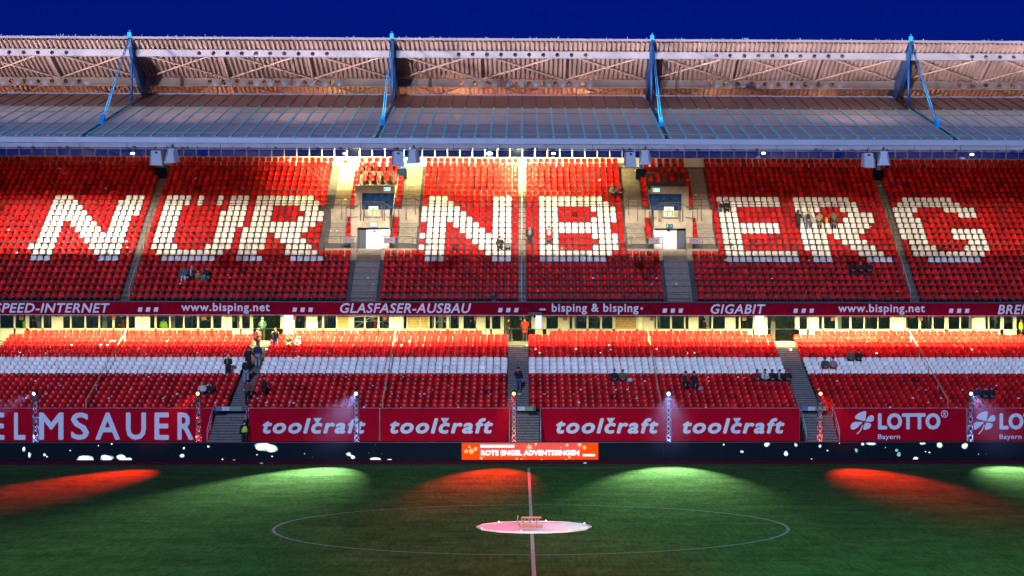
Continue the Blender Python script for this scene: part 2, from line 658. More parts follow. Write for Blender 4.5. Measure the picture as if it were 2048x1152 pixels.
# top back wall and window strip
YB = 161.9
MB().box(-XE, XE, yu(26), YB, 20.2, 20.55).build('top_gangway', 'concrete', stand)
MB().box(-XE, XE, YB, YB + .2, 20.0, Z(315.5, YB)).build('back_wall', 'white_wall', stand)
MB().box(-XE, XE, YB, YB + .2, 22.3, 23.6).build('back_wall_top', 'cream', stand)
win = put('window_strip', None, stand, (0, 0, 0))
z0, z1 = Z(315.5, YB), 22.3
mm = MB().box(-.045, .045, 0, .12, 0, z1 - z0).mesh('mullion', 'cream')
pm = MB().box(-.46, .46, 0, .02, 0, z1 - z0).mesh('pane', 'blue_glass')
ox, oy, oz = wloc(stand)
x = -51.9
while x < 51:
    w_ = 1.018
    put('mullion', mm, win, (x, YB + .03 - oy, z0 - oz))
    put('pane', pm, win, (x + w_ / 2, YB + .07 - oy, z0 - oz))
    x += w_
MB().box(-XE, XE, YB + .02, YB + .16, z0 - .01, z0 + .04).build('window_sill', 'cream', stand)

# concourse glazing --------------------------------------------------
YG = 147.7
G = """0 27 g;31 51 g;58 83 g;87 103 g;104 125 w;126 140 g;143 169 g;172 197 g;200 225 g;229 253 g;257 270 g;271 283 W;285 299 W;300 309 g;313 338 g;341 366 g;369 394 g;398 422 g;426 443 g;444 453 W;455 463 W;464 479 g;484 500 p;506 561 d;566 588 L;590 612 g;613 634 W;635 644 g;648 672 g;675 697 o;698 706 w;708 728 g;731 755 g;759 778 g;779 785 W;787 806 W;807 813 g;815 840 o;842 857 o;859 868 g;871 893 g;898 918 g;920 925 w;927 952 g;954 970 w;971 980 g;984 1001 p;1008 1063 d;1070 1085 L;1093 1116 g;1121 1137 w;1139 1145 g;1149 1173 g;1177 1200 g;1204 1225 g;1231 1272 b;1277 1285 W;1287 1308 w;1309 1312 g;1315 1340 g;1344 1368 g;1371 1377 g;1378 1395 w;1397 1423 g;1426 1450 g;1452 1470 w;1471 1478 g;1481 1506 g;1509 1530 L;1535 1590 d;1599 1614 p;1618 1637 W;1638 1644 g;1648 1671 g;1675 1699 g;1703 1727 g;1730 1755 g;1757 1780 g;1784 1807 W;1812 1837 g;1842 1864 g;1867 1889 g;1897 1919 g;1922 1944 g;1949 1969 W;1971 1976 g;1979 2001 g;2008 2026 p;2033 2090 d;2096 2120 g;2125 2150 g;2154 2180 w;-24 -4 g;-50 -28 g;-78 -54 g;-100 -82 w"""
zs0, zs1 = 7.36, 8.60
conc = put('concourse_front', None, stand, (0, 0, 0))
segs = sorted((float(a.split()[0]), float(a.split()[1]), a.split()[2]) for a in G.split(';'))
doors = []
prev = None
for a, b_, k in segs:
    xa, xb = X(a, YG, 645), X(b_, YG, 645)
    if prev is not None and xa - prev > .02:
        MB().box(prev + .001, xa - .001, YG, YG + .12, zs0 if k != 'd' else 6.43, zs1).build('mullion', 'cream', conc)
    prev = xb
    if k == 'd':
        doors.append((xa, xb))
        continue
    if k != 'p':
        MB().box(xa, xb, YG + .02, YG + .12, 6.43, zs0 - .05).build('wall_panel', 'cream', conc)
        MB().box(xa, xb, YG - .02, YG + .14, zs0 - .049, zs0 - .001).build('window_sill', 'cream', conc)
    if k == 'g':
        MB().box(xa, xb, YG + .05, YG + .07, zs0, zs1).build('pane', 'clear_glass', conc)
    elif k == 'p':
        q = MB().box(xa, xb, YG + .02, YG + .1, 6.43, zs0 - .02).build('door_panel', 'cream', conc)
        MB().box(xa, xb, YG + .05, YG + .07, zs0 - .02, zs1).build('pane', 'clear_glass', conc)
    elif k in 'wW':
        MB().box(xa, xb, YG + .03, YG + .11, zs0, zs1).build('wall_panel', 'cream' if k == 'w' else 'white_wall', conc)
    elif k in 'ob':
        mb = MB()
        nz = 7
        for i in range(nz):
            hh = (zs1 - zs0) / nz
            mb.box(xa, xb, YG + .03 + .015 * (i % 2), YG + .1, zs0 + i * hh + .008, zs0 + (i + 1) * hh - .008)
        mb.build('wooden_boarding', 'wood', conc)
    elif k == 'L':
        MB().box(xa, xb, YG + .05, YG + .1, zs0, zs1).build('wall_panel', 'cream', conc)
MB().box(-XE, X(-100, YG), YG, YG + .12, 6.43, 8.6).build('wall_panel', 'cream', conc)
MB().box(X(2180, YG), XE, YG, YG + .12, 6.43, 8.6).build('wall_panel', 'cream', conc)
for a, b_ in ((566, 588), (1070, 1085), (1509, 1530)):
    lab = {566: 'white light box beside the doorway above the stairs with four people', 1070: 'white light box at the doorway above the middle stairs', 1509: 'white light box beside the empty dark doorway'}[a]
    q = MB().box(X(a + 1, YG - .1), X(b_ - 2, YG - .1), YG - .09, YG - .03, zs0 + .02, 8.5).build('light_box', 'lightbox')
    tag(q, lab, 'light box', 'light boxes on the concourse wall')
# posters
for i, (a, b_, lab) in enumerate(((38, 47, 'poster in the glazing at the end with the yellow jacket'), (224, 231, 'small poster hanging beside the person in red'), (403, 413, 'small brown poster behind the glazing near the stairs with four people'), (587, 592, 'narrow brown poster beside the white light box'), (766, 773, 'brown poster hanging in front of the scaffolding'), (948, 953, 'brown poster on the concourse wall near the middle doorway'), (1126, 1134, 'small dark poster on cream panel near middle doorway'), (1300, 1308, 'dark poster on the pale panel beside brown boarding'), (1485, 1493, 'brown poster near the empty dark doorway'), (1662, 1670, 'brown poster in second window group from the empty doorway'), (1839, 1846, 'poster beside the yellow and black tape'))):
    q = MB().box(X(a, YG - .06), X(b_, YG - .06), YG - .06, YG - .04, 7.98, 8.58).build('poster', mat('poster_paper_%d' % i, (0.22, 0.10, 0.09), 0.6, var=.5, scale=9))
    tag(q, lab, 'poster', 'posters hanging in the concourse glazing')
# back of the concourse: posts and rails
cb = put('concourse_rear', None, stand, (0, 0, 0))
for i in range(52):
    x = -40 + i * 1.6
    MB().box(x, x + .05, 155.9, 156.0, 6.43, 8.6).build('rear_mullion', 'dark_metal', cb)
MB().box(-XE, XE, 155.85, 156.05, 7.35, 7.42).build('rear_rail', 'pale_metal', cb)
MB().box(-XE, XE, 155.85, 156.05, 6.43, 6.95).build('rear_wall', 'terrace', cb)
for i in range(16):
    x = -37 + i * 5.1
    MB().box(x, x + .35, 152, 152.3, 6.43, 8.62).build('column', 'cream', cb)

# fascia with advertising ---------------------------------------------
YF = 142.2
fa = thing('fascia_banner', 'long maroon advertising band between the two tiers with pale lettering', 'banner', (0, YF, 8.3))
mb = MB()
for i in range(26):
    xa = -XE + i * 4
    mb.box(xa + .004, xa + 3.996, YF, YF + .08, Z(630, YF), Z(605, YF))
mb.build('band', 'fascia_red', fa)
mb = MB()
mb.box(-XE, XE, YF + .01, YF + .1, Z(631, YF), Z(630, YF) - .003)
mb.build('edge_strip', 'pale_metal', fa)
for (s, a, b_, c, d_, bo, sh, sp) in (("SPEED-INTERNET", -11, 219.7, 606.3, 625.4, .026, .22, 1.08), ("www.bisping.net", 362.5, 539.5, 605.6, 627.3, .022, 0, 1.1),
                                      ("GLASFASER-AUSBAU", 680.3, 942.2, 606.5, 626, .026, .22, 1.08), ("bisping & bisping", 1103.6, 1277, 607, 629, .022, 0, 1.1),
                                      ("GIGABIT", 1421.5, 1530.9, 608.5, 627.6, .026, .22, 1.1), ("www.bisping.net", 1676.3, 1849.8, 608, 629.5, .022, 0, 1.1), ("BREITBAND", 1995.5, 2140, 609.7, 628.5, .026, .22, 1.1)):
    mb = MB()
    text_on(mb, s, a, b_, c, d_, YF - .004, bo, sh, sp)
    mb.build('lettering', 'print_white', fa)
for (a, y) in ((275.4, 614.8), (584.5, 615.2), (996, 616), (1325, 617), (1586.7, 617.3), (1897.7, 617.3)):
    for k in range(3):
        P = W(a + 15.9 * k, y + 8.5, YF - .004)
        w_, h_ = 8 * YF / F, 8.5 * YF / F
        MB().add([(P.x, P.y, P.z), (P.x + w_, P.y, P.z), (P.x + w_ + .055, P.y, P.z + h_), (P.x + .055, P.y, P.z + h_)], [(0, 1, 2, 3)]).build('square_mark', 'print_white', fa)
P = W(1283.5, 617, YF - .004)
MB().prism([(P.x + .1 * math.cos(t * math.pi / 6), P.z + .1 * math.sin(t * math.pi / 6)) for t in range(12)], 'y', P.y - .002, P.y).build('registered_mark', 'pale_metal', fa)

# ================================================================== GATES (vomitories) 16 and 18
def rail(name, label, tops, posts, mids=(), r_=.034, cat='handrail', m_='grey_metal', group=None):
    base = tops[0][0]
    t_ = thing(name, label, cat, (base[0], base[1], base[2]), group)
    mb = MB()
    mb.smooth = True
    for pts in tops:
        mb.path(pts, r_, 6)
    mb.build('top_rail', m_, t_)
    if mids:
        mb = MB()
        mb.smooth = True
        for pts in mids:
            mb.path(pts, r_ * .75, 5)
        mb.build('mid_rail', m_, t_)
    for p, h in posts:
        mb = MB()
        mb.smooth = True
        mb.tube(p, (p[0], p[1], p[2] + h), r_ * .9, 6).build('post', m_, t_)
    return t_


def gate(s, num):
    gn = 'brightly lit gate' if s < 0 else 'darker gate'
    g_ = put('gate_block', None, stand, (0, 0, 0))

    def bx(xa, xb, *r):
        a, b_ = sorted((s * xa, s * xb))
        return MB().box(a, b_, *r)
    yf = 150.02
    # flanking walls (stepped sides under the single seats are the terraces), lintel, balcony
    bx(12.9, 12.4, yf, 153.6, 13.36, Z(420, yf)).build('side_wall', 'concrete', g_)
    bx(12.4, 9.97, yf, yf + .25, Z(456, yf), Z(420, yf)).build('lintel', 'concrete', g_)
    bx(12.4, 9.97, yf + .25, 153.6, Z(441, yf), Z(428, yf)).build('balcony_floor', 'concrete', g_)
    bx(12.4, 9.97, yf + 1.1, yf + 1.25, 13.36, Z(441, yf) - .005).build('back_panel', 'dark_slot', g_)
    bx(11.78 if s < 0 else 11.75, 9.97, yf + .45, yf + .6, 13.36, Z(456, yf) + .1).build('white_panel', 'white_wall' if s < 0 else 'cream', g_)
    bx(12.38, 11.8, yf + .5, yf + .56, 13.36, Z(456, yf) + .1).build('dark_door', 'deep_blue', g_)
    bx(12.4, 9.97, 149.98, yf + .45, 13.361, 13.365).build('threshold', 'stair', g_)
    for xa, xb in ((9.945, 9.99), (12.905, 12.94)):
        st_ = [(150.03, 12.9), (150.03, zu(10) + .50), (153.7, zu(15) + .62), (157.6, zu(20) + .45), (157.6, 12.9)]
        a, b_ = sorted((s * xa, s * xb))
        MB().prism(st_, 'x', a, b_).build('side_wall', 'concrete', g_)
    # upper opening
    yb = 153.65
    bx(12.35, 9.97, yb, yb + .05, Z(428, yf), Z(387, yb)).build('glazed_opening', 'gate_blue', g_)
    bx(12.9, 9.97, yb, yb + .3, Z(386.5, yb), Z(372, yb)).build('upper_lintel', 'concrete', g_)
    bx(12.9, 12.36, yb, yb + .25, Z(428, yf), Z(387, yb) - .002).build('jamb', 'concrete', g_)
    bx(12.9, 9.97, yb + .3, yu(21) - .005, Z(380, yb), zu(20) - .02).build('gate_roof', 'concrete', g_)
    # gate number sign
    P0, P1 = (W(738, 431, yf), W(756.5, 413, yf)) if s < 0 else (W(1328, 433, yf), W(1347, 414, yf))
    cx = (P0.x + P1.x) / 2
    sg = thing('block_sign', 'green and white block sign reading %d on the balcony of the %s' % (num, gn), 'sign', (cx, yf - .12, P0.z), 'block number signs on the balcony railings')
    MB().box(P0.x, P1.x, yf - .14, yf - .11, P0.z, P1.z).build('sign_plate', 'white_wall', sg)
    hz = (P1.z - P0.z)
    MB().box(P0.x + .03, P1.x - .03, yf - .144, yf - .1405, P0.z + .03, P0.z + hz * .62).build('green_field', 'sign_green', sg)
    mb = MB()
    a_, b2 = proj((P0.x, yf - .147, 0))[0], proj((P1.x, yf - .147, 0))[0]
    y1 = proj((cx, yf - .147, P0.z + .045))[1]
    y0 = proj((cx, yf - .147, P0.z + hz * .47))[1]
    text_on(mb, str(num), a_ + 3.6, b2 - 3.6, y0, y1, yf - .147, .05, 0, 1.1)
    mb.build('numerals', 'white_wall', sg)
    MB().box(cx - .07, cx + .07, yf - .144, yf - .1405, P0.z + hz * .68, P0.z + hz * .80).build('small_mark', 'fascia_red', sg)
    mb = MB()
    for k in range(5):
        mb.box(P0.x + .12 + k * .095, P0.x + .19 + k * .095, yf - .144, yf - .1405, P0.z + hz * .85, P0.z + hz * .90)
    mb.build('small_print', 'grey_metal', sg)
    # exit signs
    for q, (a, b_, c, d_, dep) in enumerate((((767, 781.5, 374, 382.5, yb - .1), (740, 755, 445, 453.5, yf - .1)) if s < 0 else ((1305, 1320, 376, 384.5, yb - .1), (1332, 1346, 448, 456, yf - .1)))):
        p0, p1 = W(a, d_, dep), W(b_, c, dep)
        e_ = thing('exit_sign', ('bright exit sign ' if not (s > 0 and q == 1) else 'dim green exit sign ') + ('over the upper opening' if q == 0 else 'over the lower doorway') + ' of the ' + gn, 'exit sign', (p0.x, dep, p0.z), 'exit signs on the two gates')
        MB().box(p0.x, p1.x, dep, dep + .08, p0.z, p1.z).build('housing', 'grey_metal', e_)
        MB().box(p0.x + .02, p1.x - .02, dep - .006, dep - .001, p0.z + .02, p1.z - .02).build('lit_face', 'exit_green' if (s > 0 and q == 1) else 'exit_bright', e_)
        ic = MB()
        ic.box(p0.x + .07, p0.x + .15, dep - .01, dep - .007, p0.z + .06, p1.z - .06)
        ic.box(p1.x - .2, p1.x - .1, dep - .01, dep - .007, p0.z + .12, p1.z - .12)
        ic.build('pictogram', 'exit_bright' if (s > 0 and q == 1) else 'white_wall', e_)
    if s < 0:
        p0 = W(749, 462, yf + .44)
    else:
        p0 = W(1337, 461, yf + .44)
    MB().prism([(p0.x - .12, p0.z - .09), (p0.x + .12, p0.z - .09), (p0.x, p0.z + .09)] if s < 0 else [(p0.x - .1, p0.z - .08), (p0.x + .1, p0.z - .08), (p0.x + .1, p0.z + .08), (p0.x - .1, p0.z + .08)], 'y', p0.y - .01, p0.y).build('black_mark', 'dark_slot', g_)
    # railings
    side = 'of the ' + gn

    def L(xm, y, z):
        return (s * xm, y, z)
    zt_, zb_ = Z(404.5, yf - .1), Z(431, yf - .1)
    rail('balcony_rail', 'grey tubular railing on the balcony ' + side, [[L(13.25, yf - .1, Z(416, yf)), L(12.75, yf - .1, Z(416, yf)), L(11.95, yf - .1, zt_), L(10.5, yf - .1, zt_), L(9.85, yf - .1, Z(416, yf)), L(9.3, yf - .1, Z(416, yf))]],
         [(L(xx, yf - .1, Z(443, yf)), h) for xx, h in ((13.25, 1.0), (12.15, 1.25), (11.95, 1.25), (10.5, 1.25), (10.35, 1.25), (9.3, 1.0))],
         [[L(11.85, yf - .09, zt_ - .16), L(10.6, yf - .09, zt_ - .16), L(10.6, yf - .09, zb_ - .15), L(11.85, yf - .09, zb_ - .15), L(11.85, yf - .09, zt_ - .16)], [L(12.3, yf - .09, zt_ - .3), L(12.9, yf - .09, zt_ - .5), L(12.9, yf - .09, zb_ - .2), L(12.4, yf - .09, zb_ - .1)], [L(10.2, yf - .09, zt_ - .2), L(9.95, yf - .09, zt_ - .4), L(9.95, yf - .09, zb_ - .2), L(10.2, yf - .09, zb_ - .1)]], group='tubular railings round the two gates')
    for k, (xm, w1) in enumerate(((12.78, 'outer side'), (9.82, 'side towards the pitch centre'))):
        for q, (n0, n1) in enumerate(((10, 14), (16, 21))):
            p0, p1 = L(xm, yu(n0) + .1, zu(n0) + .75), L(xm, yu(n1) + .1, zu(n1) + .85)
            rail('side_rail', 'sloping %s rail, %s, at the %s' % ('lower' if q == 0 else 'upper', w1, gn), [[p0, p1]], [(L(xm, yu(n0) + .1, zu(n0)), .75), (L(xm, yu(n1) + .1, zu(n1) - .1), .95), (L(xm, yu((n0 + n1) / 2) + .1, zu((n0 + n1) / 2) - .2), 1.0)], [[(p0[0], p0[1], p0[2] - .35), (p1[0], p1[1], p1[2] - .35)]], r_=.03, group='tubular railings round the two gates')
    y4 = yu(21) - .1
    rail('upper_gate_rail', 'grey hooped guard rail above the upper opening ' + side, [[L(12.6, y4, Z(345, y4)), L(10.0, y4, Z(345, y4))]], [(L(xx, y4, Z(378, y4)), Z(345, y4) - Z(378, y4)) for xx in (12.6, 12.4, 11.4, 11.25, 10.2, 10.0)], [[L(12.4, y4, Z(352, y4)), L(12.4, y4, Z(371, y4)), L(11.4, y4, Z(371, y4)), L(11.4, y4, Z(352, y4))], [L(11.2, y4, Z(352, y4)), L(11.2, y4, Z(371, y4)), L(10.2, y4, Z(371, y4)), L(10.2, y4, Z(352, y4))]], group='tubular railings round the two gates')
    # gangway rail (row 15/16) either side
    for (p, q, w1) in ((14.75, 12.9, 'outer'), (9.9, 7.9, 'inner')):
        y5 = yu(14) - .06
        z5 = Z(398, y5)
        rail('gangway_rail', '%s grey rail on the gangway wall of the %s' % (w1, gn), [[L(p, y5, z5), L(q, y5, z5)]] if p > 10 else [[L(p, y5, z5), L(q + .35, y5, z5), L(q - .6, y5, z5 - .45)]],
             [(L((p + q) / 2, y5, Z(441, y5)), z5 - Z(441, y5)), (L(q + .3 if p < 10 else q, y5, Z(430, y5)), z5 - Z(430, y5))], [[L(p, y5, Z(411, y5)), L(q, y5, Z(411, y5))]], group='tubular railings round the two gates')
    # landing rail
    y6 = 148.7
    z6 = Z(474, y6)
    for (p, q, w1, end) in ((15.9, 12.35, 'outer', 'p'), (10.55, 7.0, 'inner', 'q')):
        xs5 = [p + (q - p) * i / 3 for i in range(4)]
        top = [L(q, y6, z6), L(p - 1.2, y6, z6), L(p, y6, z6 - .5)] if end == 'p' else [L(p, y6, z6), L(q + 1.2, y6, z6), L(q, y6, z6 - .5)]
        rail('landing_rail', '%s grey rail on the landing of the %s' % (w1, gn), [top], [(L(xx, y6, 13.0), z6 - 13.0 if 0 < i else z6 - 13.0 - (.5 if end == 'p' else 0)) for i, xx in enumerate(xs5[:3] if end == 'q' else xs5)], [[L(q if end == 'p' else p, y6, z6 - .47), L(p if end == 'p' else q, y6, z6 - .6)]], group='tubular railings round the two gates', r_=.028)
        xc_ = 12.95 if end == 'p' else 9.9
        a, b_ = sorted((s * (xc_ + .42), s * (xc_ - .42)))
        sg = thing('seat_plan_sign', 'small grey notice board on the %s landing rail of the %s' % (w1, gn), 'sign', ((a + b_) / 2, y6 - .04, z6 - .5), 'small notice boards on the landing rails')
        MB().box(a, b_, y6 - .06, y6 - .035, z6 - .48, z6 - .05).build('sign_plate', 'notice_grey', sg)
        mb = MB()
        for k in range(3):
            mb.box(a + .15 + .2 * k, a + .23 + .2 * k, y6 - .064, y6 - .061, z6 - .30 + .06 * (k % 2), z6 - .22 + .06 * (k % 2))
        mb.build('small_print', 'fascia_red', sg)


M['gate_blue'] = mat('blue_night_glass', (0.006, 0.035, 0.11), 0.5, var=.9, scale=2.5, spec=0.05)
M['sign_green'] = mat('sign_green', (0.16, 0.34, 0.03), 0.6, spec=0.1)
M['notice_grey'] = mat('notice_grey', (0.15, 0.14, 0.21), 0.6, spec=0.1)
gate(-1, 16)
gate(1, 18)

# long rails over the seat blocks
BL = [(-42.0, -29.0, 'outside the narrow aisle at the SPEED-INTERNET end'), (-28.1, -14.8, 'above the letters Ü and R'), (-7.9, -.4, 'above the second N'), (.35, 7.9, 'above the letter B'), (14.8, 28.1, 'above the letters E and R'), (29.0, 42.0, 'above the letter G')]
for (a, b_, w1) in BL:
    for q, (y7, zr, zb, nm) in enumerate(((154.0, Z(408, 154.0), zu(15), 'upper'), (148.65, Z(487, 148.65), zu(7), 'lower'))):
        k = max(2, int(round((b_ - a) / 2.04)))
        w2 = w1 if q == 0 else w1.replace('above', 'across')
        rail('cross_rail', '%s thin grey rail running %s' % (nm, w2), [[(a, y7, zr), (b_, y7, zr)]], [((a + (b_ - a) * i / k, y7, zb), zr - zb) for i in range(k + 1)], r_=.024, m_='grey_metal', group='long thin rails across the upper tier')
# aisle rails in upper tier
for s, nm in ((-1, 'first N and Ü'), (1, 'second R and G')):
    p = [(s * 28.15, yu(k), zu(k) + .95) for k in (0, 9.5)]
    rail('aisle_rail', 'pale sloping handrail low in the narrow aisle between %s' % nm, [p], [((s * 28.15, yu(k), zu(int(k))), .93) for k in (0.2, 4, 8)], m_='pale_rail', r_=.03)
    rail('aisle_rail', 'dark handrail higher up the narrow aisle between %s' % nm, [[(s * 28.2, yu(10), zu(10) + 1), (s * 28.2, yu(16), zu(16) + .95)]], [((s * 28.2, yu(k), zu(k)), .95) for k in (10.2, 13, 15.8)], r_=.03)
t_ = rail('aisle_rail', 'straight handrail down the central aisle of the upper tier', [[(-.02, yu(0), zu(0) + .95), (-.02, yu(8), zu(8) + .95)], [(-.02, yu(10), zu(10) + .95), (-.02, yu(24), zu(24) + .95)]], [((-.02, yu(k), zu(int(k))), .93) for k in (0.2, 4, 7.8, 10.2, 14, 18, 23.8)], m_='pale_metal', r_=.035)
# front guard rail
y8 = 142.6
k = 41
rail('front_rail', 'low grey guard rail along the bottom edge of the upper tier', [[(-41, y8, 9.80), (41, y8, 9.80)]], [((-41 + 2.04 * i, y8, 9.2), .6) for i in range(k)], [[(-41, y8, 9.56), (41, y8, 9.56)]], r_=.022)
# handrails of the lower tier
for (xm, w1) in ((-28.4, 'above the ELMSAUER banner'), (-9.1, 'above the seam between the first two toolcraft banners'), (9.1, 'above the seam between the third and fourth toolcraft banners'), (28.1, 'above the LOTTO banner')):
    p = [(xm, yl(0) + .2, zl(0) + .95), (xm, yl(18), zl(18) + .95)]
    rail('aisle_rail', 'pale sloping handrail ' + w1, [p], [((xm, yl(k) + .3, zl(k)), .93) for k in (0, 4, 8, 12, 16)], m_='pale_rail', r_=.033, group='pale handrails through the lower seats')

# ================================================================== SEATS
prof = [(.11, .385, .19), (.10, .408, .212), (.15, .428, .220), (.30, .415, .218), (.425, .418, .212), (.470, .452, .205), (.492, .550, .212), (.518, .660, .214), (.530, .722, .192), (.534, .748, .130)]
us = (-1, -.45, .45, 1)


def seat_arrays():
    V_, F_, mi = [], [], []
    L_ = len(prof)
    for side in (0, 1):
        for i, (y, z, hw) in enumerate(prof):
            for u in us:
                dy = .030 * (1 - u * u) if i >= 5 else 0
                dz = -.018 * (1 - u * u) if i < 5 else 0
                yy, zz = y + dy, z + dz
                if side:
                    if i >= 5:
                        yy += .018
                    else:
                        zz -= .018
                V_.append((u * hw, yy, zz))
    nu = len(us)
    o = L_ * nu
    for i in range(L_ - 1):
        for j in range(nu - 1):
            a = i * nu + j
            F_.append((a, a + 1, a + nu + 1, a + nu)); mi.append(0)
            F_.append((o + a + nu, o + a + nu + 1, o + a + 1, o + a)); mi.append(0)
    for i in range(L_ - 1):
        a = i * nu
        F_.append((a + nu, a, o + a, o + a + nu)); mi.append(0)
        a = i * nu + nu - 1
        F_.append((a, a + nu, o + a + nu, o + a)); mi.append(0)
    for j in range(nu - 1):
        F_.append((j + 1, j, o + j, o + j + 1)); mi.append(0)
        a = (L_ - 1) * nu + j
        F_.append((a, a + 1, o + a + 1, o + a)); mi.append(0)
    k = len(V_)
    # grip slot near the top of the back
    V_ += [(-.026, .533, .680), (.026, .533, .680), (.026, .542, .712), (-.026, .542, .712)]
    F_.append((k, k + 1, k + 2, k + 3)); mi.append(1)
    # bracket to the riser
    k = len(V_)
    x0, x1, y0, y1, z0, z1 = -.03, .03, .20, .68, .27, .355
    V_ += [(x0, y0, z0), (x1, y0, z0), (x1, y1, z0), (x0, y1, z0), (x0, y0, z1), (x1, y0, z1), (x1, y1, z1), (x0, y1, z1)]
    for q in ((0, 3, 2, 1), (0, 1, 5, 4), (1, 2, 6, 5), (3, 0, 4, 7)):
        F_.append(tuple(k + t for t in q)); mi.append(2)
    return np.array(V_, dtype=np.float32), F_, mi


SV, SF, SM = seat_arrays()


UPX, LOX = 0.94, 1.10      # upper seats are a little narrower than the lower ones


def seat_mesh(name, m_, tone):
    me = bpy.data.meshes.new(name)
    me.from_pydata((SV * np.array([UPX, 1, 1], dtype=np.float32)).tolist(), [], SF)
    for q in (m_, 'dark_slot', 'seat_bracket'):
        me.materials.append(M[q])
    me.polygons.foreach_set('material_index', SM)
    me.polygons.foreach_set('use_smooth', [q == 0 for q in SM])
    a = me.attributes.new('tone', 'FLOAT', 'POINT')
    a.data.foreach_set('value', [tone] * len(SV))
    return me


LET = {8: '0:420-567,918-1062,1260-1402,1458-1502,1605-1650,1703-1847,1900-1932;510:0-443,1275-1420,1760-1905;1020:213-698,1520-1932;1528:0-118,213-648,1030-1412',
       9: '0:403-598,900-1047,1245-1388,1443-1488,1592-1637,1690-1835,1890-1932;510:0-483,1270-1465,1762-1905;1020:213-748,1530-1932;1528:0-122,228-705,1000-1475',
       10: '0:382-630,880-1028,1228-1375,1677-1825,1878-1932;510:0-130,330-483,1262-1512,1762-1905;1020:213-360,605-805,1535-1680;1528:240-392,578-720,978-1158,1355-1548',
       11: '0:360-660,865-1012,1213-1360,1663-1810,1865-1932;510:0-115,368-515,1260-1558,1762-1905;1020:213-360,660-805,1545-1690;1528:252-398,640-785,982-1125,1420-1562',
       12: '0:338-692,847-997,1197-1345,1650-1797,1853-1932;510:0-108,308-508,1258-1608,1762-1905;1020:213-360,612-808,1555-1700;1528:262-405,605-800,995-1140',
       13: '0:320-470,523-725,828-980,1180-1330,1635-1783,1840-1932;510:0-445,1256-1405,1452-1655,1760-1905;1020:213-765,1562-1932;1528:0-122,272-765,1012-1160',
       14: '0:300-452,555-757,810-963,1163-1315,1622-1770,1825-1932;510:0-388,1252-1402,1502-1702,1760-1905;1020:213-765,1572-1932;1528:0-130,285-730,1027-1175,1378-1622',
       15: '0:277-430,588-945,1148-1298,1610-1755,1815-1932;510:0-72,125-330,1247-1398,1550-1905;1020:213-362,620-820,1580-1728;1528:298-445,497-695,1042-1195,1393-1645',
       16: '0:255-412,620-928,1132-1288,1597-1742,1800-1932;510:0-62,172-375,1245-1395,1600-1905;1020:213-362,672-825,1588-1738;1528:305-455,560-760,1060-1210,1515-1662',
       17: '0:230-390,652-912,1115-1320,1532-1740,1787-1932;510:0-48,205-418,1230-1390,1650-1905;1020:213-365,622-830,1592-1742;1528:318-468,620-822,1080-1280,1482-1685',
       18: '0:220-380,695-902,1138-1660,1768-1932;510:0-25,237-440,1243-1393,1707-1905;1020:213-775,1618-1932;1528:0-245,340-495,703-905,1130-1640',
       19: '0:203-358,732-885,1175-1595,1755-1932;510:0-20,277-485,1240-1393,1760-1908;1020:213-727,1628-1932;1528:0-258,358-512,765-970,1200-1612'}
LETI = {}
for k, s in LET.items():
    r_ = []
    for grp in s.split(';'):
        o_, q = grp.split(':')
        for ab in q.split(','):
            a, b_ = ab.split('-')
            r_.append((float(o_) + float(a) / 3.715, float(o_) + float(b_) / 3.715))
    LETI[k] = r_

ORD = 'first second third fourth fifth sixth seventh eighth ninth tenth eleventh twelfth thirteenth fourteenth fifteenth sixteenth seventeenth eighteenth nineteenth twentieth'.split()


def ordn(i):
    if i <= 20:
        return ORD[i - 1]
    t_, u_ = divmod(i, 10)
    tens = {2: 'twenty', 3: 'thirty', 4: 'forty'}[t_]
    return (tens + '-' + ORD[u_ - 1]) if u_ else {3: 'thirtieth', 4: 'fortieth'}[t_]


def tone():
    q = rng.random()
    return rng.random() if q > .02 else rng.choice([-.6, 1.6, -.3])


seats = []       # x, y, z, white, tone, key


def lattice(x0, x1, pitch=.5, left=True):
    k = int((x1 - x0 + 1e-6) / pitch)
    return [x0 + pitch * (i + .5) for i in range(k)] if left else [x1 - pitch * (i + .5) for i in range(k)][::-1]


WIDE = [(-43, -28.82, False), (-28.2, -14.75, True), (-7.85, -.28, False), (.28, 7.85, True), (14.65, 28.2, False), (28.82, 43, True)]
LOWB = [(-43, -28.82, False), (-28.2, -12.4, True), (-10.5, -.28, False), (.28, 10.45, True), (12.35, 28.2, False), (28.82, 43, True)]
for n_ in range(26):
    idx = 25 - n_
    row = []
    if n_ < 8:
        for bi, (a, b_, lf) in enumerate(LOWB):
            row += [(x, bi) for x in lattice(a, b_, .5, lf)]
    else:
        for bi, (a, b_, lf) in enumerate(WIDE):
            xs = lattice(a, b_, .5, lf)
            if idx == 10 and bi == 1:
                xs = xs[:-1]
            row += [(x, bi) for x in xs]
        for s in (-1, 1):
            if idx in (12, 13, 14, 15) or 5 <= idx <= 9:
                row += [(s * 13.15, 9), (s * 9.62, 9)]
            elif idx <= 2:
                row += [(s * (10.0 + .58 * i), 9) for i in range(6)]
            elif idx <= 4:
                row += [(s * (9.62 + .588 * i), 9) for i in range(7)]
    for (x, bi) in row:
        px = proj((x, yu(n_) + .5, zu(n_) + .6))[0]
        wh = idx in LETI and any(a - 1 < px < b_ + 1 for a, b_ in LETI[idx])
        seats.append((x, yu(n_), zu(n_), wh, tone(), ('u', n_, bi, px)))
LB = [(-43, -38.4), (-36.9, -19.3), (-18.0, -1.0), (.45, 18.2), (19.75, 37.1)]
TOP = [(-41, -39), (-36.0, -21.0), (-16.4, -2.6), (2.0, 16.6), (21.4, 35.1)]
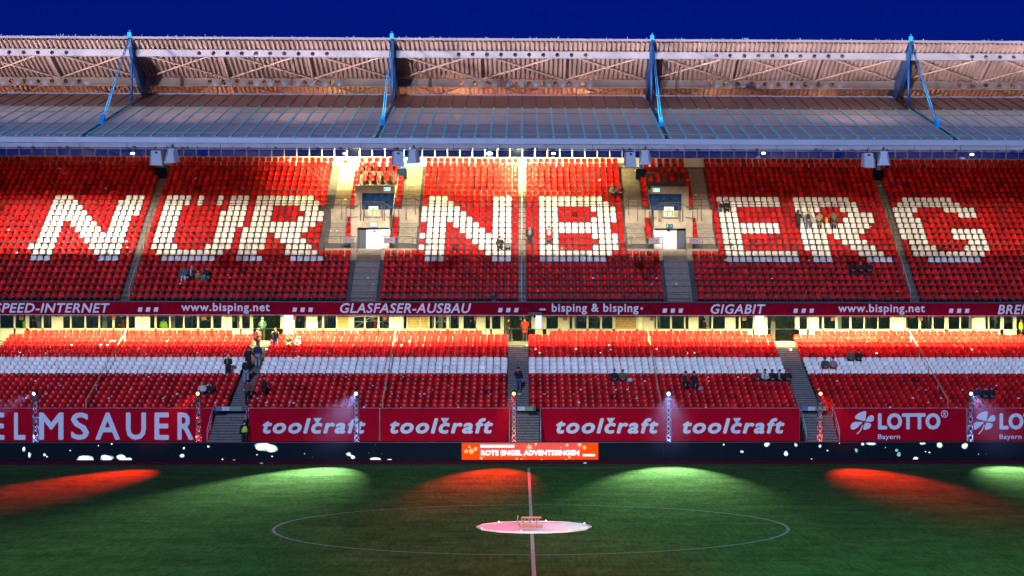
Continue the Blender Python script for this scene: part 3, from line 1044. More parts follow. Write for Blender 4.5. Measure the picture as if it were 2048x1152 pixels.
for m_ in range(19):
    for bi, (a, b_) in enumerate(LB if m_ < 18 else TOP):
        xs = lattice(a, b_ + .1, .5, True)
        if m_ < 18:
            sp = (b_ - a) / round((b_ - a) / .5)
            xs = [a + sp * (i + .5) for i in range(int(round((b_ - a) / .5)))]
        for x in xs:
            if m_ >= 15 and min(abs(x - (p + q) / 2) for p, q in LST) < .75 + .0 * m_:
                continue
            px = proj((x, yl(m_) + .5, zl(m_) + .6))[0]
            seats.append((x, yl(m_) + .12, zl(m_), 8 <= m_ <= 11, tone(), ('l', m_, bi, px)))

BN = ['left of the aisle below Ü', 'right of the aisle below Ü', 'left of the central aisle', 'right of the central aisle', 'left of the aisle below G', 'right of the aisle below G']
ind, rest = [], []
for st in seats:
    k = st[5]
    if k[0] == 'u' and k[1] in (1, 2) and -8 < k[3] < 2056:
        ind.append(st)
    else:
        rest.append(st)
red_me, white_me = [seat_mesh('seat_shell', 'red_plastic', t) for t in (.25, .5, .75)], seat_mesh('seat_shell', 'white_plastic', .5)
from collections import defaultdict
bykey = defaultdict(list)
for st in ind:
    bykey[(st[5][1], st[5][2])].append(st)
for (n_, bi), lst in bykey.items():
    lst.sort(key=lambda q: q[0], reverse=bi in (0, 2, 4))
    for i, st in enumerate(lst):
        o = put('stadium_seat', red_me[random.randrange(3)], None, (st[0], st[1], st[2]), random.gauss(0, .012))
        tag(o, '%s seat %s, %s row of upper tier' % (ordn(i + 1), BN[bi], 'second' if n_ == 1 else 'third'), 'seat', 'red seats near the front of the upper tier')


def seat_stuff(name, lst, label, group=None):
    N = len(lst)
    nv = len(SV)
    arr = np.zeros((N, nv, 3), dtype=np.float32)
    base = np.array([[s[0], s[1], s[2]] for s in lst], dtype=np.float32)
    ang = rng.normal(0, .012, N)
    ca, sa = np.cos(ang), np.sin(ang)
    sx_ = np.array([LOX if q[5][0] == 'l' else UPX for q in lst])
    arr[:, :, 0] = SV[None, :, 0] * (ca * sx_)[:, None] - SV[None, :, 1] * sa[:, None] + base[:, 0:1]
    arr[:, :, 1] = SV[None, :, 0] * (sa * sx_)[:, None] + SV[None, :, 1] * ca[:, None] + base[:, 1:2]
    arr[:, :, 2] = SV[None, :, 2] + base[:, 2:3] + rng.normal(0, .004, N)[:, None]
    fa_ = np.array(SF, dtype=np.int32)
    nf = len(fa_)
    loops = (fa_[None, :, :] + (np.arange(N) * nv)[:, None, None]).reshape(-1)
    me = bpy.data.meshes.new(name)
    me.vertices.add(N * nv)
    me.vertices.foreach_set('co', arr.reshape(-1))
    me.loops.add(len(loops))
    me.loops.foreach_set('vertex_index', loops.astype(np.int32))
    me.polygons.add(N * nf)
    me.polygons.foreach_set('loop_start', (np.arange(N * nf) * 4).astype(np.int32))
    smi = np.array(SM)
    mi = np.tile(smi, (N, 1))
    wh = np.array([s[3] for s in lst])
    low = np.array([s[5][0] == 'l' for s in lst])
    mi = np.where((mi == 0) & wh[:, None], 3, mi)
    mi = np.where((mi == 1) & (~low)[:, None], np.where(wh, 3, 0)[:, None], mi)
    me.polygons.foreach_set('material_index', mi.reshape(-1).astype(np.int32))
    me.polygons.foreach_set('use_smooth', np.tile(smi == 0, (N, 1)).reshape(-1))
    for q in ('red_plastic', 'dark_slot', 'seat_bracket', 'white_plastic'):
        me.materials.append(M[q])
    me.update(calc_edges=True)
    a = me.attributes.new('tone', 'FLOAT', 'POINT')
    a.data.foreach_set('value', np.repeat(np.array([s[4] for s in lst], dtype=np.float32), nv))
    o = put(name, me)
    return tag(o, label, 'seating', group, 'stuff')


seat_stuff('seat_rows', rest, 'rows of red plastic seats with white ones spelling letters and a white stripe')

# ================================================================== ROOF
roof = thing('grandstand_roof', 'butterfly roof with frosted glass front and corrugated upper canopy on blue girders', 'roof', (0, 146, 19.8))
rx, ry, rz_ = wloc(roof)
GX = [-47.75, -28.65, -9.55, 9.55, 28.65, 47.75]
RS = .2477


def zg(y):
    return 19.80 + RS * (y - 130.5)


rows_y = [130.62, 132.3, 136.4, 142.35, 145.2, 152.4]
NP = 18
pane_me = {}
gap = .22
cw = (19.1 - 2 * gap) / NP
for k in range(5):
    a, b_ = rows_y[k] + .02, rows_y[k + 1] - .02
    mb = MB()
    mb.add([(.03, a, zg(a)), (cw - .03, a, zg(a)), (cw - .03, b_, zg(b_)), (.03, b_, zg(b_)), (.03, a, zg(a) + .03), (cw - .03, a, zg(a) + .03), (cw - .03, b_, zg(b_) + .03), (.03, b_, zg(b_) + .03)],
           [(0, 3, 2, 1), (4, 5, 6, 7), (0, 1, 5, 4), (1, 2, 6, 5), (2, 3, 7, 6), (3, 0, 4, 7)])
    pane_me[k] = mb.mesh('pane', 'brown_panel' if k == 4 else ('roof_pane_green' if k == 3 else 'roof_pane'), (0, ry, rz_))
bar_me = MB().add([(-.06, 130.6, zg(130.6) + .02), (.06, 130.6, zg(130.6) + .02), (.06, 145.2, zg(145.2) + .02), (-.06, 145.2, zg(145.2) + .02),
                   (-.06, 130.6, zg(130.6) + .10), (.06, 130.6, zg(130.6) + .10), (.06, 145.2, zg(145.2) + .10), (-.06, 145.2, zg(145.2) + .10)],
                  [(0, 3, 2, 1), (4, 5, 6, 7), (0, 1, 5, 4), (1, 2, 6, 5), (2, 3, 7, 6), (3, 0, 4, 7)]).mesh('glazing_bar', 'teal_bar', (0, ry, rz_))
bar2_me = MB().add([(-.03, 145.22, zg(145.22) + .02), (.03, 145.22, zg(145.22) + .02), (.03, 152.4, zg(152.4) + .02), (-.03, 152.4, zg(152.4) + .02),
                    (-.03, 145.22, zg(145.22) + .07), (.03, 145.22, zg(145.22) + .07), (.03, 152.4, zg(152.4) + .07), (-.03, 152.4, zg(152.4) + .07)],
                   [(0, 3, 2, 1), (4, 5, 6, 7), (0, 1, 5, 4), (1, 2, 6, 5), (2, 3, 7, 6), (3, 0, 4, 7)]).mesh('panel_joint', 'dark_metal', (0, ry, rz_))
edge_stuff = {k: MB() for k in range(5)}
for gi in range(5):
    for j in range(NP):
        xl = GX[gi] + gap + cw * j
        for k in range(5):
            a, b_ = rows_y[k] + .02, rows_y[k + 1] - .02
            if proj((xl + cw, a, zg(a)))[0] > -5 and proj((xl, a, zg(a)))[0] < 2053 and k != 0:
                put('pane', pane_me[k], roof, (xl, 0, 0))
            else:
                mb = edge_stuff[k]
                mb.add([(xl + .03, a, zg(a)), (xl + cw - .03, a, zg(a)), (xl + cw - .03, b_, zg(b_)), (xl + .03, b_, zg(b_)), (xl + .03, a, zg(a) + .03), (xl + cw - .03, a, zg(a) + .03), (xl + cw - .03, b_, zg(b_) + .03), (xl + .03, b_, zg(b_) + .03)],
                       [(0, 3, 2, 1), (4, 5, 6, 7), (0, 1, 5, 4), (1, 2, 6, 5), (2, 3, 7, 6), (3, 0, 4, 7)])
        if True:
            put('glazing_bar', bar_me, roof, (xl, 0, 0))
            put('panel_joint', bar2_me, roof, (xl, 0, 0))
    put('glazing_bar', bar_me, roof, (GX[gi + 1] - gap, 0, 0))
for k in range(5):
    if edge_stuff[k].v:
        tag(edge_stuff[k].build('edge_pane', 'brown_panel' if k == 4 else ('roof_pane_green' if k == 3 else 'roof_pane'), roof), kind='stuff')
for y in rows_y[1:5]:
    w_ = .05 if y != 132.3 else .03
    mb = MB().add([(-47.7, y - w_, zg(y) + .035), (47.7, y - w_, zg(y) + .035), (47.7, y + w_, zg(y) + .05), (-47.7, y + w_, zg(y) + .05), (-47.7, y + w_, zg(y) - .05), (-47.7, y - w_, zg(y) - .05), (47.7, y - w_, zg(y) - .05), (47.7, y + w_, zg(y) - .05)],
                  [(0, 1, 2, 3), (0, 5, 6, 1), (3, 2, 7, 4), (4, 7, 6, 5)])
    mb.build('transom', 'deep_blue' if y != 132.3 else 'teal_bar', roof)
MB().box(-50, 50, 152.40, 152.55, zg(152.4) - .1, zg(152.4) + .12).build('ridge_trim', 'brace', roof)
mb = MB()
for i in range(96):
    x = -48 + i
    mb.box(x, x + .12, 152.42, 152.5, zg(152.4) + .125, zg(152.4) + .24)
tag(mb.build('ridge_clips', 'brace', roof), kind='stuff')
# gutter in lengths, catwalk behind it
gl = 5.75
x = -49.5
while x < 49:
    MB().box(x + .006, x + gl - .006, 130.30, 130.60, Z(288, 130.3), Z(277, 130.3)).build('gutter', 'gutter', roof)
    x += gl
    MB().box(x - .35, x + .35, 130.285, 130.299, Z(287.6, 130.3), Z(277.4, 130.3)).build('gutter_joint', 'gutter', roof)
MB().box(-50, 50, 130.36, 130.44, Z(297.5, 130.4), Z(288.3, 130.4)).build('catwalk_panel', 'corrugated', roof)
mb = MB()
mb.smooth = True
mb.tube((-50, 130.5, Z(300.2, 130.5)), (50, 130.5, Z(300.2, 130.5)), .045, 6)
mb.build('catwalk_pipe', 'pale_metal', roof)
mb = MB()
for i in range(150):
    x = random.uniform(-42, 42)
    zz = Z(297 + random.uniform(0, 3), 130.2)
    w_ = random.uniform(.03, .25)
    mb.box(x, x + w_, 130.25, 130.32, zz, zz + random.uniform(.02, .10))
tag(mb.build('cable_clutter', 'dark_metal', roof), kind='stuff')
for i in range(28):
    x = -41 + 3.04 * i
    MB().box(x, x + .03, 130.32, 130.35, Z(300, 130.4), Z(289, 130.4)).build('catwalk_post', 'dark_metal', roof)
# upper corrugated deck
DS = -.324


def zd(y):
    return 27.96 + DS * (y - 147.0)


pitch_ = .352
deckn = 0
for gi in range(5):
    prof2 = []
    x = GX[gi]
    cnt = int(19.1 / pitch_)
    p_ = 19.1 / cnt
    for i in range(cnt):
        for dx, dz in ((0, 0), (.44, 0), (.50, .19), (.94, .19)):
            prof2.append((x + (i + dx) * p_, dz))
    prof2.append((GX[gi + 1], 0))
    vs = []
    for (y) in (145.75, 163.0):
        vs += [(px_, y, zd(y) + dz) for px_, dz in prof2]
    L_ = len(prof2)
    fs = [(i, i + 1, L_ + i + 1, L_ + i) for i in range(L_ - 1)]
    vs += [(GX[gi], 145.75, zd(145.75) + .22), (GX[gi + 1], 145.75, zd(145.75) + .22), (GX[gi + 1], 163, zd(163) + .22), (GX[gi], 163, zd(163) + .22)]
    fs.append((2 * L_, 2 * L_ + 1, 2 * L_ + 2, 2 * L_ + 3))
    tag(MB().add(vs, fs).build('corrugated_deck', 'corrugated', roof), kind='stuff')
MB().box(-50, 50, 145.68, 145.74, zd(145.7) + .10, zd(145.7) + .27).build('roof_edge_trim', 'catwalk_grey', roof)


# beams with round holes
def holed_beam(gi, y, zlo, zhi, pitch, hr):
    x0, x1 = GX[gi] + .12, GX[gi + 1] - .12
    mid = (x0 + x1) / 2
    hs_ = [mid + (i - 4.5) * pitch for i in range(10)]
    mb = MB()
    zc, hh = (zlo + zhi) / 2, (zhi - zlo) / 2
    xa = hs_[0] - pitch / 2
    xb = hs_[-1] + pitch / 2
    mb.box(x0, xa, y, y + .05, zlo, zhi)
    mb.box(xb, x1, y, y + .05, zlo, zhi)
    for h in hs_:
        N_ = 16
        vs, fs = [], []
        for j, yy in enumerate((y, y + .05)):
            for i in range(N_):
                t = 2 * math.pi * i / N_
                c, s_ = math.cos(t), math.sin(t)
                k_ = 1 / max(abs(c), abs(s_))
                sx, sz = c * k_ * pitch / 2, s_ * k_ * hh
                vs += [(h + hr * c, yy, zc + hr * s_), (h + sx, yy, zc + sz)]
        for i in range(N_):
            j = (i + 1) % N_
            fs.append((2 * i, 2 * i + 1, 2 * j + 1, 2 * j))
            o2 = 2 * N_
            fs.append((2 * i, 2 * j, o2 + 2 * j, o2 + 2 * i))
        mb.add(vs, fs)
        # corner fill between the polygon and the square
    mb.box(x0, x1, y - .06, y + .12, zlo - .03, zlo)
    mb.box(x0, x1, y - .06, y + .12, zhi, zhi + .03)
    return mb.build('holed_beam', 'beam', roof)


for gi in range(5):
    holed_beam(gi, 147.0, Z(116, 147), Z(103.2, 147), 1.043, .155)
    holed_beam(gi, 151.6, Z(173, 151.6), Z(159.5, 151.6), 1.03, .17)
    xl, xr = GX[gi], GX[gi + 1]
    th = (xr - xl) / 3
    ya, yb_ = 147.1, 151.5
    ya2 = 156.5
    for i in range(3):
        a, b_ = xl + th * i, xl + th * (i + 1)
        for (p, q) in ((a, b_), (b_, a)):
            MB().tube((p, ya, zd(ya) - .22), (q, yb_, zd(yb_) - .16), .06, 6).build('brace', 'brace', roof)
            MB().tube((p, 151.8, zd(151.8) - .10), (q, ya2, zd(ya2) - .10), .06, 6).build('brace', 'brace', roof)
        if i:
            MB().add([(a - .09, 147.07, zd(147.07) - .22), (a + .09, 147.07, zd(147.07) - .22), (a + .09, 160, zd(160) - .22), (a - .09, 160, zd(160) - .22),
                      (a - .09, 147.07, zd(147.07) - .02), (a + .09, 147.07, zd(147.07) - .02), (a + .09, 160, zd(160) - .02), (a - .09, 160, zd(160) - .02)],
                     [(0, 3, 2, 1), (4, 5, 6, 7), (0, 1, 5, 4), (1, 2, 6, 5), (2, 3, 7, 6), (3, 0, 4, 7)]).build('rafter', 'brace', roof)
MB().box(-50, 50, 151.55, 151.75, Z(175.5, 151.6), Z(173.5, 151.6)).build('purlin', 'brace', roof)
# blue girders, columns and stays
for gx in GX:
    pts = [(145.6, 28.55), (146.0, 28.62), (147.2, zd(147.2) - .03), (152.5, zd(152.5) - .03), (159.2, zd(159.2) - .05), (159.2, 21.6), (156, 22.6), (152.6, 24.5), (149.5, 25.4), (146.9, 26.8), (145.9, 27.9)]
    MB().prism(pts, 'x', gx - .12, gx + .12).build('girder', 'blue_steel', roof)
    MB().prism([(130.62, zg(130.6) - .35), (130.62, zg(130.6) + .03), (152.6, zg(152.6) + .03), (152.6, zg(152.6) - .5)], 'x', gx - .10, gx + .10).build('lower_girder', 'deep_blue', roof)
    MB().box(gx - .16, gx + .16, 158.9, 159.25, 19.3, 23.6).build('column', 'blue_steel', roof)
    MB().box(gx - .45, gx + .35, 158.3, 158.88, 19.35, 20.15).build('column_base', M.setdefault('soot', mat('dark_base_paint', (.006, .012, .03), .9, spec=0.0)), roof)
    for dx in (-.075, .075):
        mb = MB()
        mb.smooth = True
        mb.tube((gx + dx * .6, 145.9, 28.75), (gx + dx, 136.4, zg(136.4) + .15), .032, 8).build('stay_rod', 'bright_blue', roof)
    mb = MB()
    mb.smooth = True
    mb.tube((gx, 146.6, 28.0), (gx, 146.5, zg(146.5)), .10, 8).build('stay_post', 'blue_steel', roof)
    MB().prism([(135.9, zg(135.9) + .05), (137.1, zg(137.1) + .05), (136.5, zg(136.4) + .65)], 'x', gx - .14, gx + .14).build('stay_anchor', 'bright_blue', roof)
    mb = MB()
    mb.box(gx - .14, gx + .14, 145.65, 146.1, 28.45, 28.95)
    mb.tube((gx, 145.8, 28.9), (gx + .02, 145.8, 29.12), .05, 6)
    mb.build('stay_cap', 'bright_blue', roof)
    mb = MB()
    mb.box(gx - .35, gx + .35, 131.2, 131.7, Z(300, 131.2), Z(288, 131.2))
    mb.build('catwalk_bracket', 'deep_blue', roof)
# little spikes and fittings along the ridge
mb = MB()
for i in range(170):
    x = random.uniform(-42, 42)
    if random.random() < .55 and not (-34 < x < -22 or 18 < x < 30):
        continue
    h = random.uniform(.03, .13)
    mb.tube((x, 145.72, zd(145.7) + .28), (x + random.uniform(-.08, .08), 145.72, zd(145.7) + .30 + h), .014, 4)
o = mb.build('ridge_spikes', 'teal_bar', roof)
tag(o, kind='stuff')

# loudspeakers under the roof edge
for px0, px1, nm in ((311.5, 344, 'between the first N and Ü'), (795, 827, 'over the brightly lit gate'), (1260, 1291, 'over the darker gate'), (1735.5, 1768, 'near the letter G')):
    for q, px in enumerate((px0, px1)):
        d_ = 130.0
        xx = X(px, d_, 320)
        zz = Z(334 if q == 0 else 329, d_)
        t_ = thing('loudspeaker', '%s loudspeaker of the pair hanging %s' % ('boxy pale' if q == 0 else 'tapered pale', nm), 'loudspeaker', (xx, d_, zz), 'pale loudspeakers hanging under the roof')
        rotz = .32 if q == 0 else -.32
        if px0 > 900:
            rotz = .22 if q == 0 else -.28
        wt, wb, h = (.29, .37, .98) if q == 0 else (.22, .40, .95)
        mb = MB()
        mb.add([(-wb, -.34, .0), (wb, -.34, 0), (wb, .30, .12), (-wb, .30, .12), (-wt, -.16, h), (wt, -.16, h), (wt, .30, h), (-wt, .30, h)], [(0, 3, 2, 1), (4, 5, 6, 7), (0, 1, 5, 4), (1, 2, 6, 5), (2, 3, 7, 6), (3, 0, 4, 7)])
        put('cabinet', mb.mesh('cabinet', 'speaker_grey'), t_, (0, 0, 0), rotz)
        if q == 0:
            put('opening', MB().box(-.09, .09, -.215, -.185, h - .20, h - .07).mesh('opening', 'dark_metal'), t_, (0, 0, 0), rotz)
            put('grille', MB().add([(-wb + .03, -.32, -.004), (wb - .03, -.32, -.004), (wb - .08, .26, .09), (-wb + .08, .26, .09)], [(3, 2, 1, 0)]).mesh('grille', 'dark_metal'), t_, (0, 0, 0), rotz)
        else:
            for s in (-1, 1):
                put('grille', MB().add([(s * (wb - .09), -.318, .12), (s * (wb - .05), -.318, .12), (s * (wt - .01), -.190, h - .12), (s * (wt - .045), -.190, h - .12)], [(0, 1, 2, 3)]).mesh('grille', 'dark_metal'), t_, (0, 0, 0), rotz)
        mb = MB()
        mb.tube((0, .1, h), (0, .1, h + .3), .03, 6)
        mb.tube((-.2, .1, h), (0, .1, h + .3), .02, 5)
        mb.tube((.2, .1, h), (0, .1, h + .3), .02, 5)
        put('bracket', mb.mesh('bracket', 'dark_metal'), t_, (0, 0, 0))

# small lamps hanging under the roof in front of the window strip
for px, py, nm, e_ in ((265, 307, 'above the first letter N', 60), (690, 307.5, 'above the stairs left of sign 16', 400), (979, 307, 'brightest, beside the central aisle', 1100), (1107, 307, 'above the letter B', 120), (1527, 306.5, 'above the second letter R', 60), (1944, 309, 'above the letter G', 60)):
    p = W(px, py, 160.3)
    t_ = thing('roof_lamp', 'small white lamp hanging under the roof, ' + nm, 'lamp', tuple(p), 'small lamps hanging under the roof')
    big = 1.5 if px == 979 else 1
    mb = MB()
    mb.ellipsoid((p.x, p.y, p.z), .17 * big, .1, .09 * big)
    mb.build('glass', 'lamp_white', t_)
    mb = MB()
    mb.tube((p.x, p.y + .12, p.z + .05), (p.x, p.y + .12, p.z + 1.2), .015, 5)
    mb.box(p.x - .15, p.x + .15, p.y + .06, p.y + .14, p.z + .06, p.z + .12)
    mb.build('hanger', 'dark_metal', t_)

# ================================================================== stadium lighting (floods and soffit strips, plus added fill lamps)
WARM = (1.0, 0.66, 0.34)
WARM2 = (1.0, 0.90, 0.74)
# added unseen trough round the floods: its flaps shape straight cut-offs on the rows
tr = thing('added_flood_trough', 'long unseen trough added to cut the floodlight straight, behind the roof gutter', 'floodlight', (0, 133, 19.4))
fy, fz = 133.0, 19.80
MB().box(-48, 48, fy - .25, fy - .2, fz - .30, fz + .3).build('back_plate', 'dark_metal', tr)
MB().box(-48, 48, fy + .5, fy + .52, fz - .062, fz + .25).build('upper_flap', 'dark_metal', tr)
MB().box(-48, 48, fy + .5, fy + .52, fz - .30, fz - .225).build('lower_flap', 'dark_metal', tr)
MB().box(-48, 48, fy - .25, fy + .52, fz - .33, fz - .302).build('bottom_plate', 'dark_metal', tr)
FL = [(-38, 2.2), (-34, 2.6), (-30.5, 1.7), (-27, 1.0), (-23.5, .6), (-20, .55), (-16, .8), (-12, 1.2), (-8.5, 1.25), (-5, 1.3), (-1.5, 1.5), (2, 1.5), (5.5, 1.3), (9, 1.0), (12.5, .8), (16, .85), (19.5, .95), (23, .8), (26.5, .32), (30, .28), (33.5, .45), (37, .9)]
for x, e_ in FL:
    lamp('flood_spot', 'SPOT', (x, fy, fz), 9500 * e_, WARM2, (x, 150, fz - 17 * math.tan(R(15.5))), spot_size=R(44), spot_blend=.6, shadow_soft_size=.03)
for i in range(21):
    x = -40 + 4 * i
    lamp('roof_fill', 'SPOT', (x, 134.4, 20.2), 1500, (1.0, .72, .48), (x, 157.5, 20.6), spot_size=R(30), spot_blend=.7, shadow_soft_size=.05)  # added fill for the dark top rows, no fixture built
for i in range(14):
    x = -39 + 6 * i
    lamp('lower_fill', 'SPOT', (x, 130.1, 19.3), 550, (1.0, .80, .72), (x, 137.6, 4.6), spot_size=R(30), spot_blend=1.0, shadow_soft_size=.05)  # added fill on the lower seat rows
# top pools
for (x, y, z, e_, ax, ay, az, sz) in ((-.4, 156.0, 22.9, 4300, -.4, 158.6, 19.5, 140), (-14.0, 156.2, 22.9, 2600, -14.0, 158.6, 19.2, 130), (-9.3, 156.2, 22.9, 900, -9.3, 158.6, 19, 130), (-5, 156, 22.9, 400, -5, 158.6, 19, 130), (5, 156, 22.9, 400, 5, 158.6, 19, 130)):
    lamp('top_flood', 'SPOT', (x, y, z), e_ * 7, (1.0, .92, .38), (ax, ay, az), spot_size=R(sz), spot_blend=.7, shadow_soft_size=.15)
# soffit lamps over the lower tier
for li, (x, e_) in enumerate(((-39, .5), (-34.5, .9), (-31, 1.2), (-27, 1.5), (-23, 1.2), (-19, 1.2), (-15, 2.0), (-11, 1.6), (-7.5, 1.0), (-4, .8), (0, .35), (3.5, .45), (7, .35), (10.5, .4), (14, .9), (17.5, 1.4), (21, 2.2), (25, 1.8), (29, 1.5), (33, 1.6), (37, 1.4)), 1):
    t_ = MB().box(x - 1.2, x + 1.2, 142.40, 142.56, 8.585, 8.617).build('soffit_lamp', 'grey_metal')
    tag(t_, ordn(li) + ' lamp strip from the ELMSAUER end under the concourse soffit', 'lamp', 'lamp strips under the concourse soffit')
    lamp('soffit_strip', 'AREA', (x, 142.55, 8.57), 1700 * e_, (1.0, .94, .34), (x, 142.52, 5), shape='RECTANGLE', size=3.4, size_y=.06)
for x in (-34, -24, -12, -5, 6, 14, 24, 34):
    lamp('concourse_light', 'POINT', (x, 150.2, 8.3), 60, (1.0, .82, .55), shadow_soft_size=.3)
# added fill lamps lifting the canopy underside and back-lighting the roof panes
for x in (-40, -33, -24, -15, -5, 5, 15, 24, 33, 40):
    lamp('canopy_fill', 'SPOT', (x, 157.5, 20.6), 600 * (1.9 if abs(x + 1) < 14 else 1), (1.0, .42, .18), (x, 153.5, 26), spot_size=R(130), spot_blend=.8, shadow_soft_size=.2)
    lamp('glass_backlight', 'SPOT', (x, 141, 19.0), 2100 * (1.5 if abs(x + 1) < 14 else 1), (1.0, .60, .50), (x, 141, 26), spot_size=R(150), spot_blend=.8, shadow_soft_size=.3)
for i in range(29):
    x = -62 + 4 * i
    lamp('deck_fill', 'SPOT', (x, 129.7, 20.0), 17000, (1.0, .74, .70), (x + 11, 149, 29.4), spot_size=R(25), spot_blend=.7, shadow_soft_size=.1)  # added lamps before the gutter, slanted so the deck ribs show

# ================================================================== BANNERS
YBN = 129.42


def banner(label, px0, px1, d=YBN):
    P0, P1 = W(px0, 884, d), W(px1, 816.5, d)
    t_ = thing('banner', label, 'banner', (P0.x, d, 0), 'red advertising banners along the front wall')
    nx = max(4, int((P1.x - P0.x) / .35))
    vs, fs = [], []
    nz = 6
    ph = random.random() * 6
    for j in range(nz + 1):
        for i in range(nx + 1):
            x = P0.x + .01 + (P1.x - P0.x - .02) * i / nx
            z = -.12 + (P1.z + .12) * j / nz
            amp = .006 + .012 * (1 - j / nz)
            vs.append((x, d + amp * math.sin(x * 2.3 + ph + j * .4) + .5 * amp * math.sin(x * 6.1 + ph), z))
    for j in range(nz):
        for i in range(nx):
            a = j * (nx + 1) + i
            fs.append((a, a + 1, a + nx + 2, a + nx + 1))
    mb = MB()
    mb.smooth = True
    mb.add(vs, fs).build('cloth', 'banner', t_)
    MB().tube((P0.x, d, P1.z + .012), (P1.x, d, P1.z + .012), .014, 6).build('top_hem', 'pale_metal', t_)
    return t_


DT = YBN - .035
bn = banner('red banner with the widely spaced pale letters ELMSAUER', -260, 425)
for ch, a, b_ in (('E', -20, 9), ('L', 28, 51), ('M', 78, 127), ('S', 142, 178), ('A', 191, 240), ('U', 252, 292), ('E', 309, 338), ('R', 355, 387)):
    mb = MB()
    text_on(mb, ch, a, b_, 825, 879.6, DT, .028)
    mb.build('letter', 'print_white', bn)
for (a, b_, x0, x1, nm) in ((497, 758, 525, 731, 'red toolcraft banner between the ELMSAUER stairs and its twin'), (760, 1018, 780, 986, 'red toolcraft banner ending at the middle stairs'), (1082, 1341, 1112, 1317, 'red toolcraft banner starting at the middle stairs'), (1343, 1600, 1365, 1569, 'red toolcraft banner ending at the stairs before the LOTTO banner')):
    bn = banner(nm, a, b_)
    mb = MB()
    text_on(mb, 'toolcraft', x0, x1, 836, 867.5, DT, .052, .22, 1.16)
    mb.build('lettering', 'print_white', bn)
    xc_ = x0 + (x1 - x0) * .535
    q = [W(xc_ - 8.5, 836, DT), W(xc_ + 8.5, 836, DT), W(xc_ - 1, 849, DT)]
    MB().add([(p.x, p.y - .02, p.z) for p in q], [(0, 2, 1)]).build('caret_mark', 'print_white', bn)
for (a, b_, dx, nm) in ((1668, 1933, 0, 'red LOTTO Bayern banner with clover beside the stairs'), (1935, 2200, 243, 'red LOTTO Bayern banner behind the last truss tower')):
    bn = banner(nm, a, b_)
    mb = MB()
    text_on(mb, 'LOTTO', 1756 + dx, 1881 + dx, 826, 859.3, DT, .055, 0, 1.06)
    mb.build('lettering', 'print_white', bn)
    mb = MB()
    text_on(mb, 'Bayern', 1756 + dx, 1800 + dx, 868.5, 881, DT, .015, 0, 1.05)
    mb.build('small_lettering', 'print_white', bn)
    s_ = YBN / F

    def leaf(pts):
        P = [W(1528 + x / 3.84 + dx, 590 + y / 3.84, DT) for x, y in pts]
        k = len(P)
        c = Vector((sum(p.x for p in P) / k, DT, sum(p.z for p in P) / k))
        vs = [tuple(c)] + [tuple(p) for p in P]
        return MB().add(vs, [(0, 1 + i, 1 + (i + 1) % k) for i in range(k)])
    leaf([(768, 968), (778, 960), (786, 900), (782, 893), (765, 893), (730, 905), (705, 925), (698, 942), (705, 952)]).build('clover_leaf', 'print_white', bn)
    leaf([(776, 970), (785, 960), (800, 935), (820, 922), (838, 926), (845, 945), (840, 965), (825, 974)]).build('clover_leaf', 'print_white', bn)
    leaf([(758, 978), (740, 975), (700, 974), (675, 985), (664, 1008), (668, 1030), (690, 1035), (715, 1020)]).build('clover_leaf', 'print_white', bn)
    leaf([(775, 982), (790, 980), (815, 985), (825, 1000), (812, 1022), (785, 1034), (765, 1036), (762, 1020)]).build('clover_leaf', 'print_white', bn)
    leaf([(757, 995), (762, 1000), (745, 1040), (720, 1070), (710, 1066), (735, 1040)]).build('clover_stem', 'print_white', bn)
    c = W(1889 + dx, 828, DT)
    vs, fs = [], []
    for i in range(24):
        t = 2 * math.pi * i / 24
        for r_ in (.185, .235):
            vs.append((c.x + r_ * math.cos(t), DT, c.z + r_ * math.sin(t)))
    for i in range(24):
        j = (i + 1) % 24
        fs.append((2 * i, 2 * i + 1, 2 * j + 1, 2 * j))
    mb = MB().add(vs, fs)
    text_on(mb, 'R', 1886.7 + dx, 1892 + dx, 824, 832, DT, .04)
    mb.build('registered_mark', 'print_white', bn)

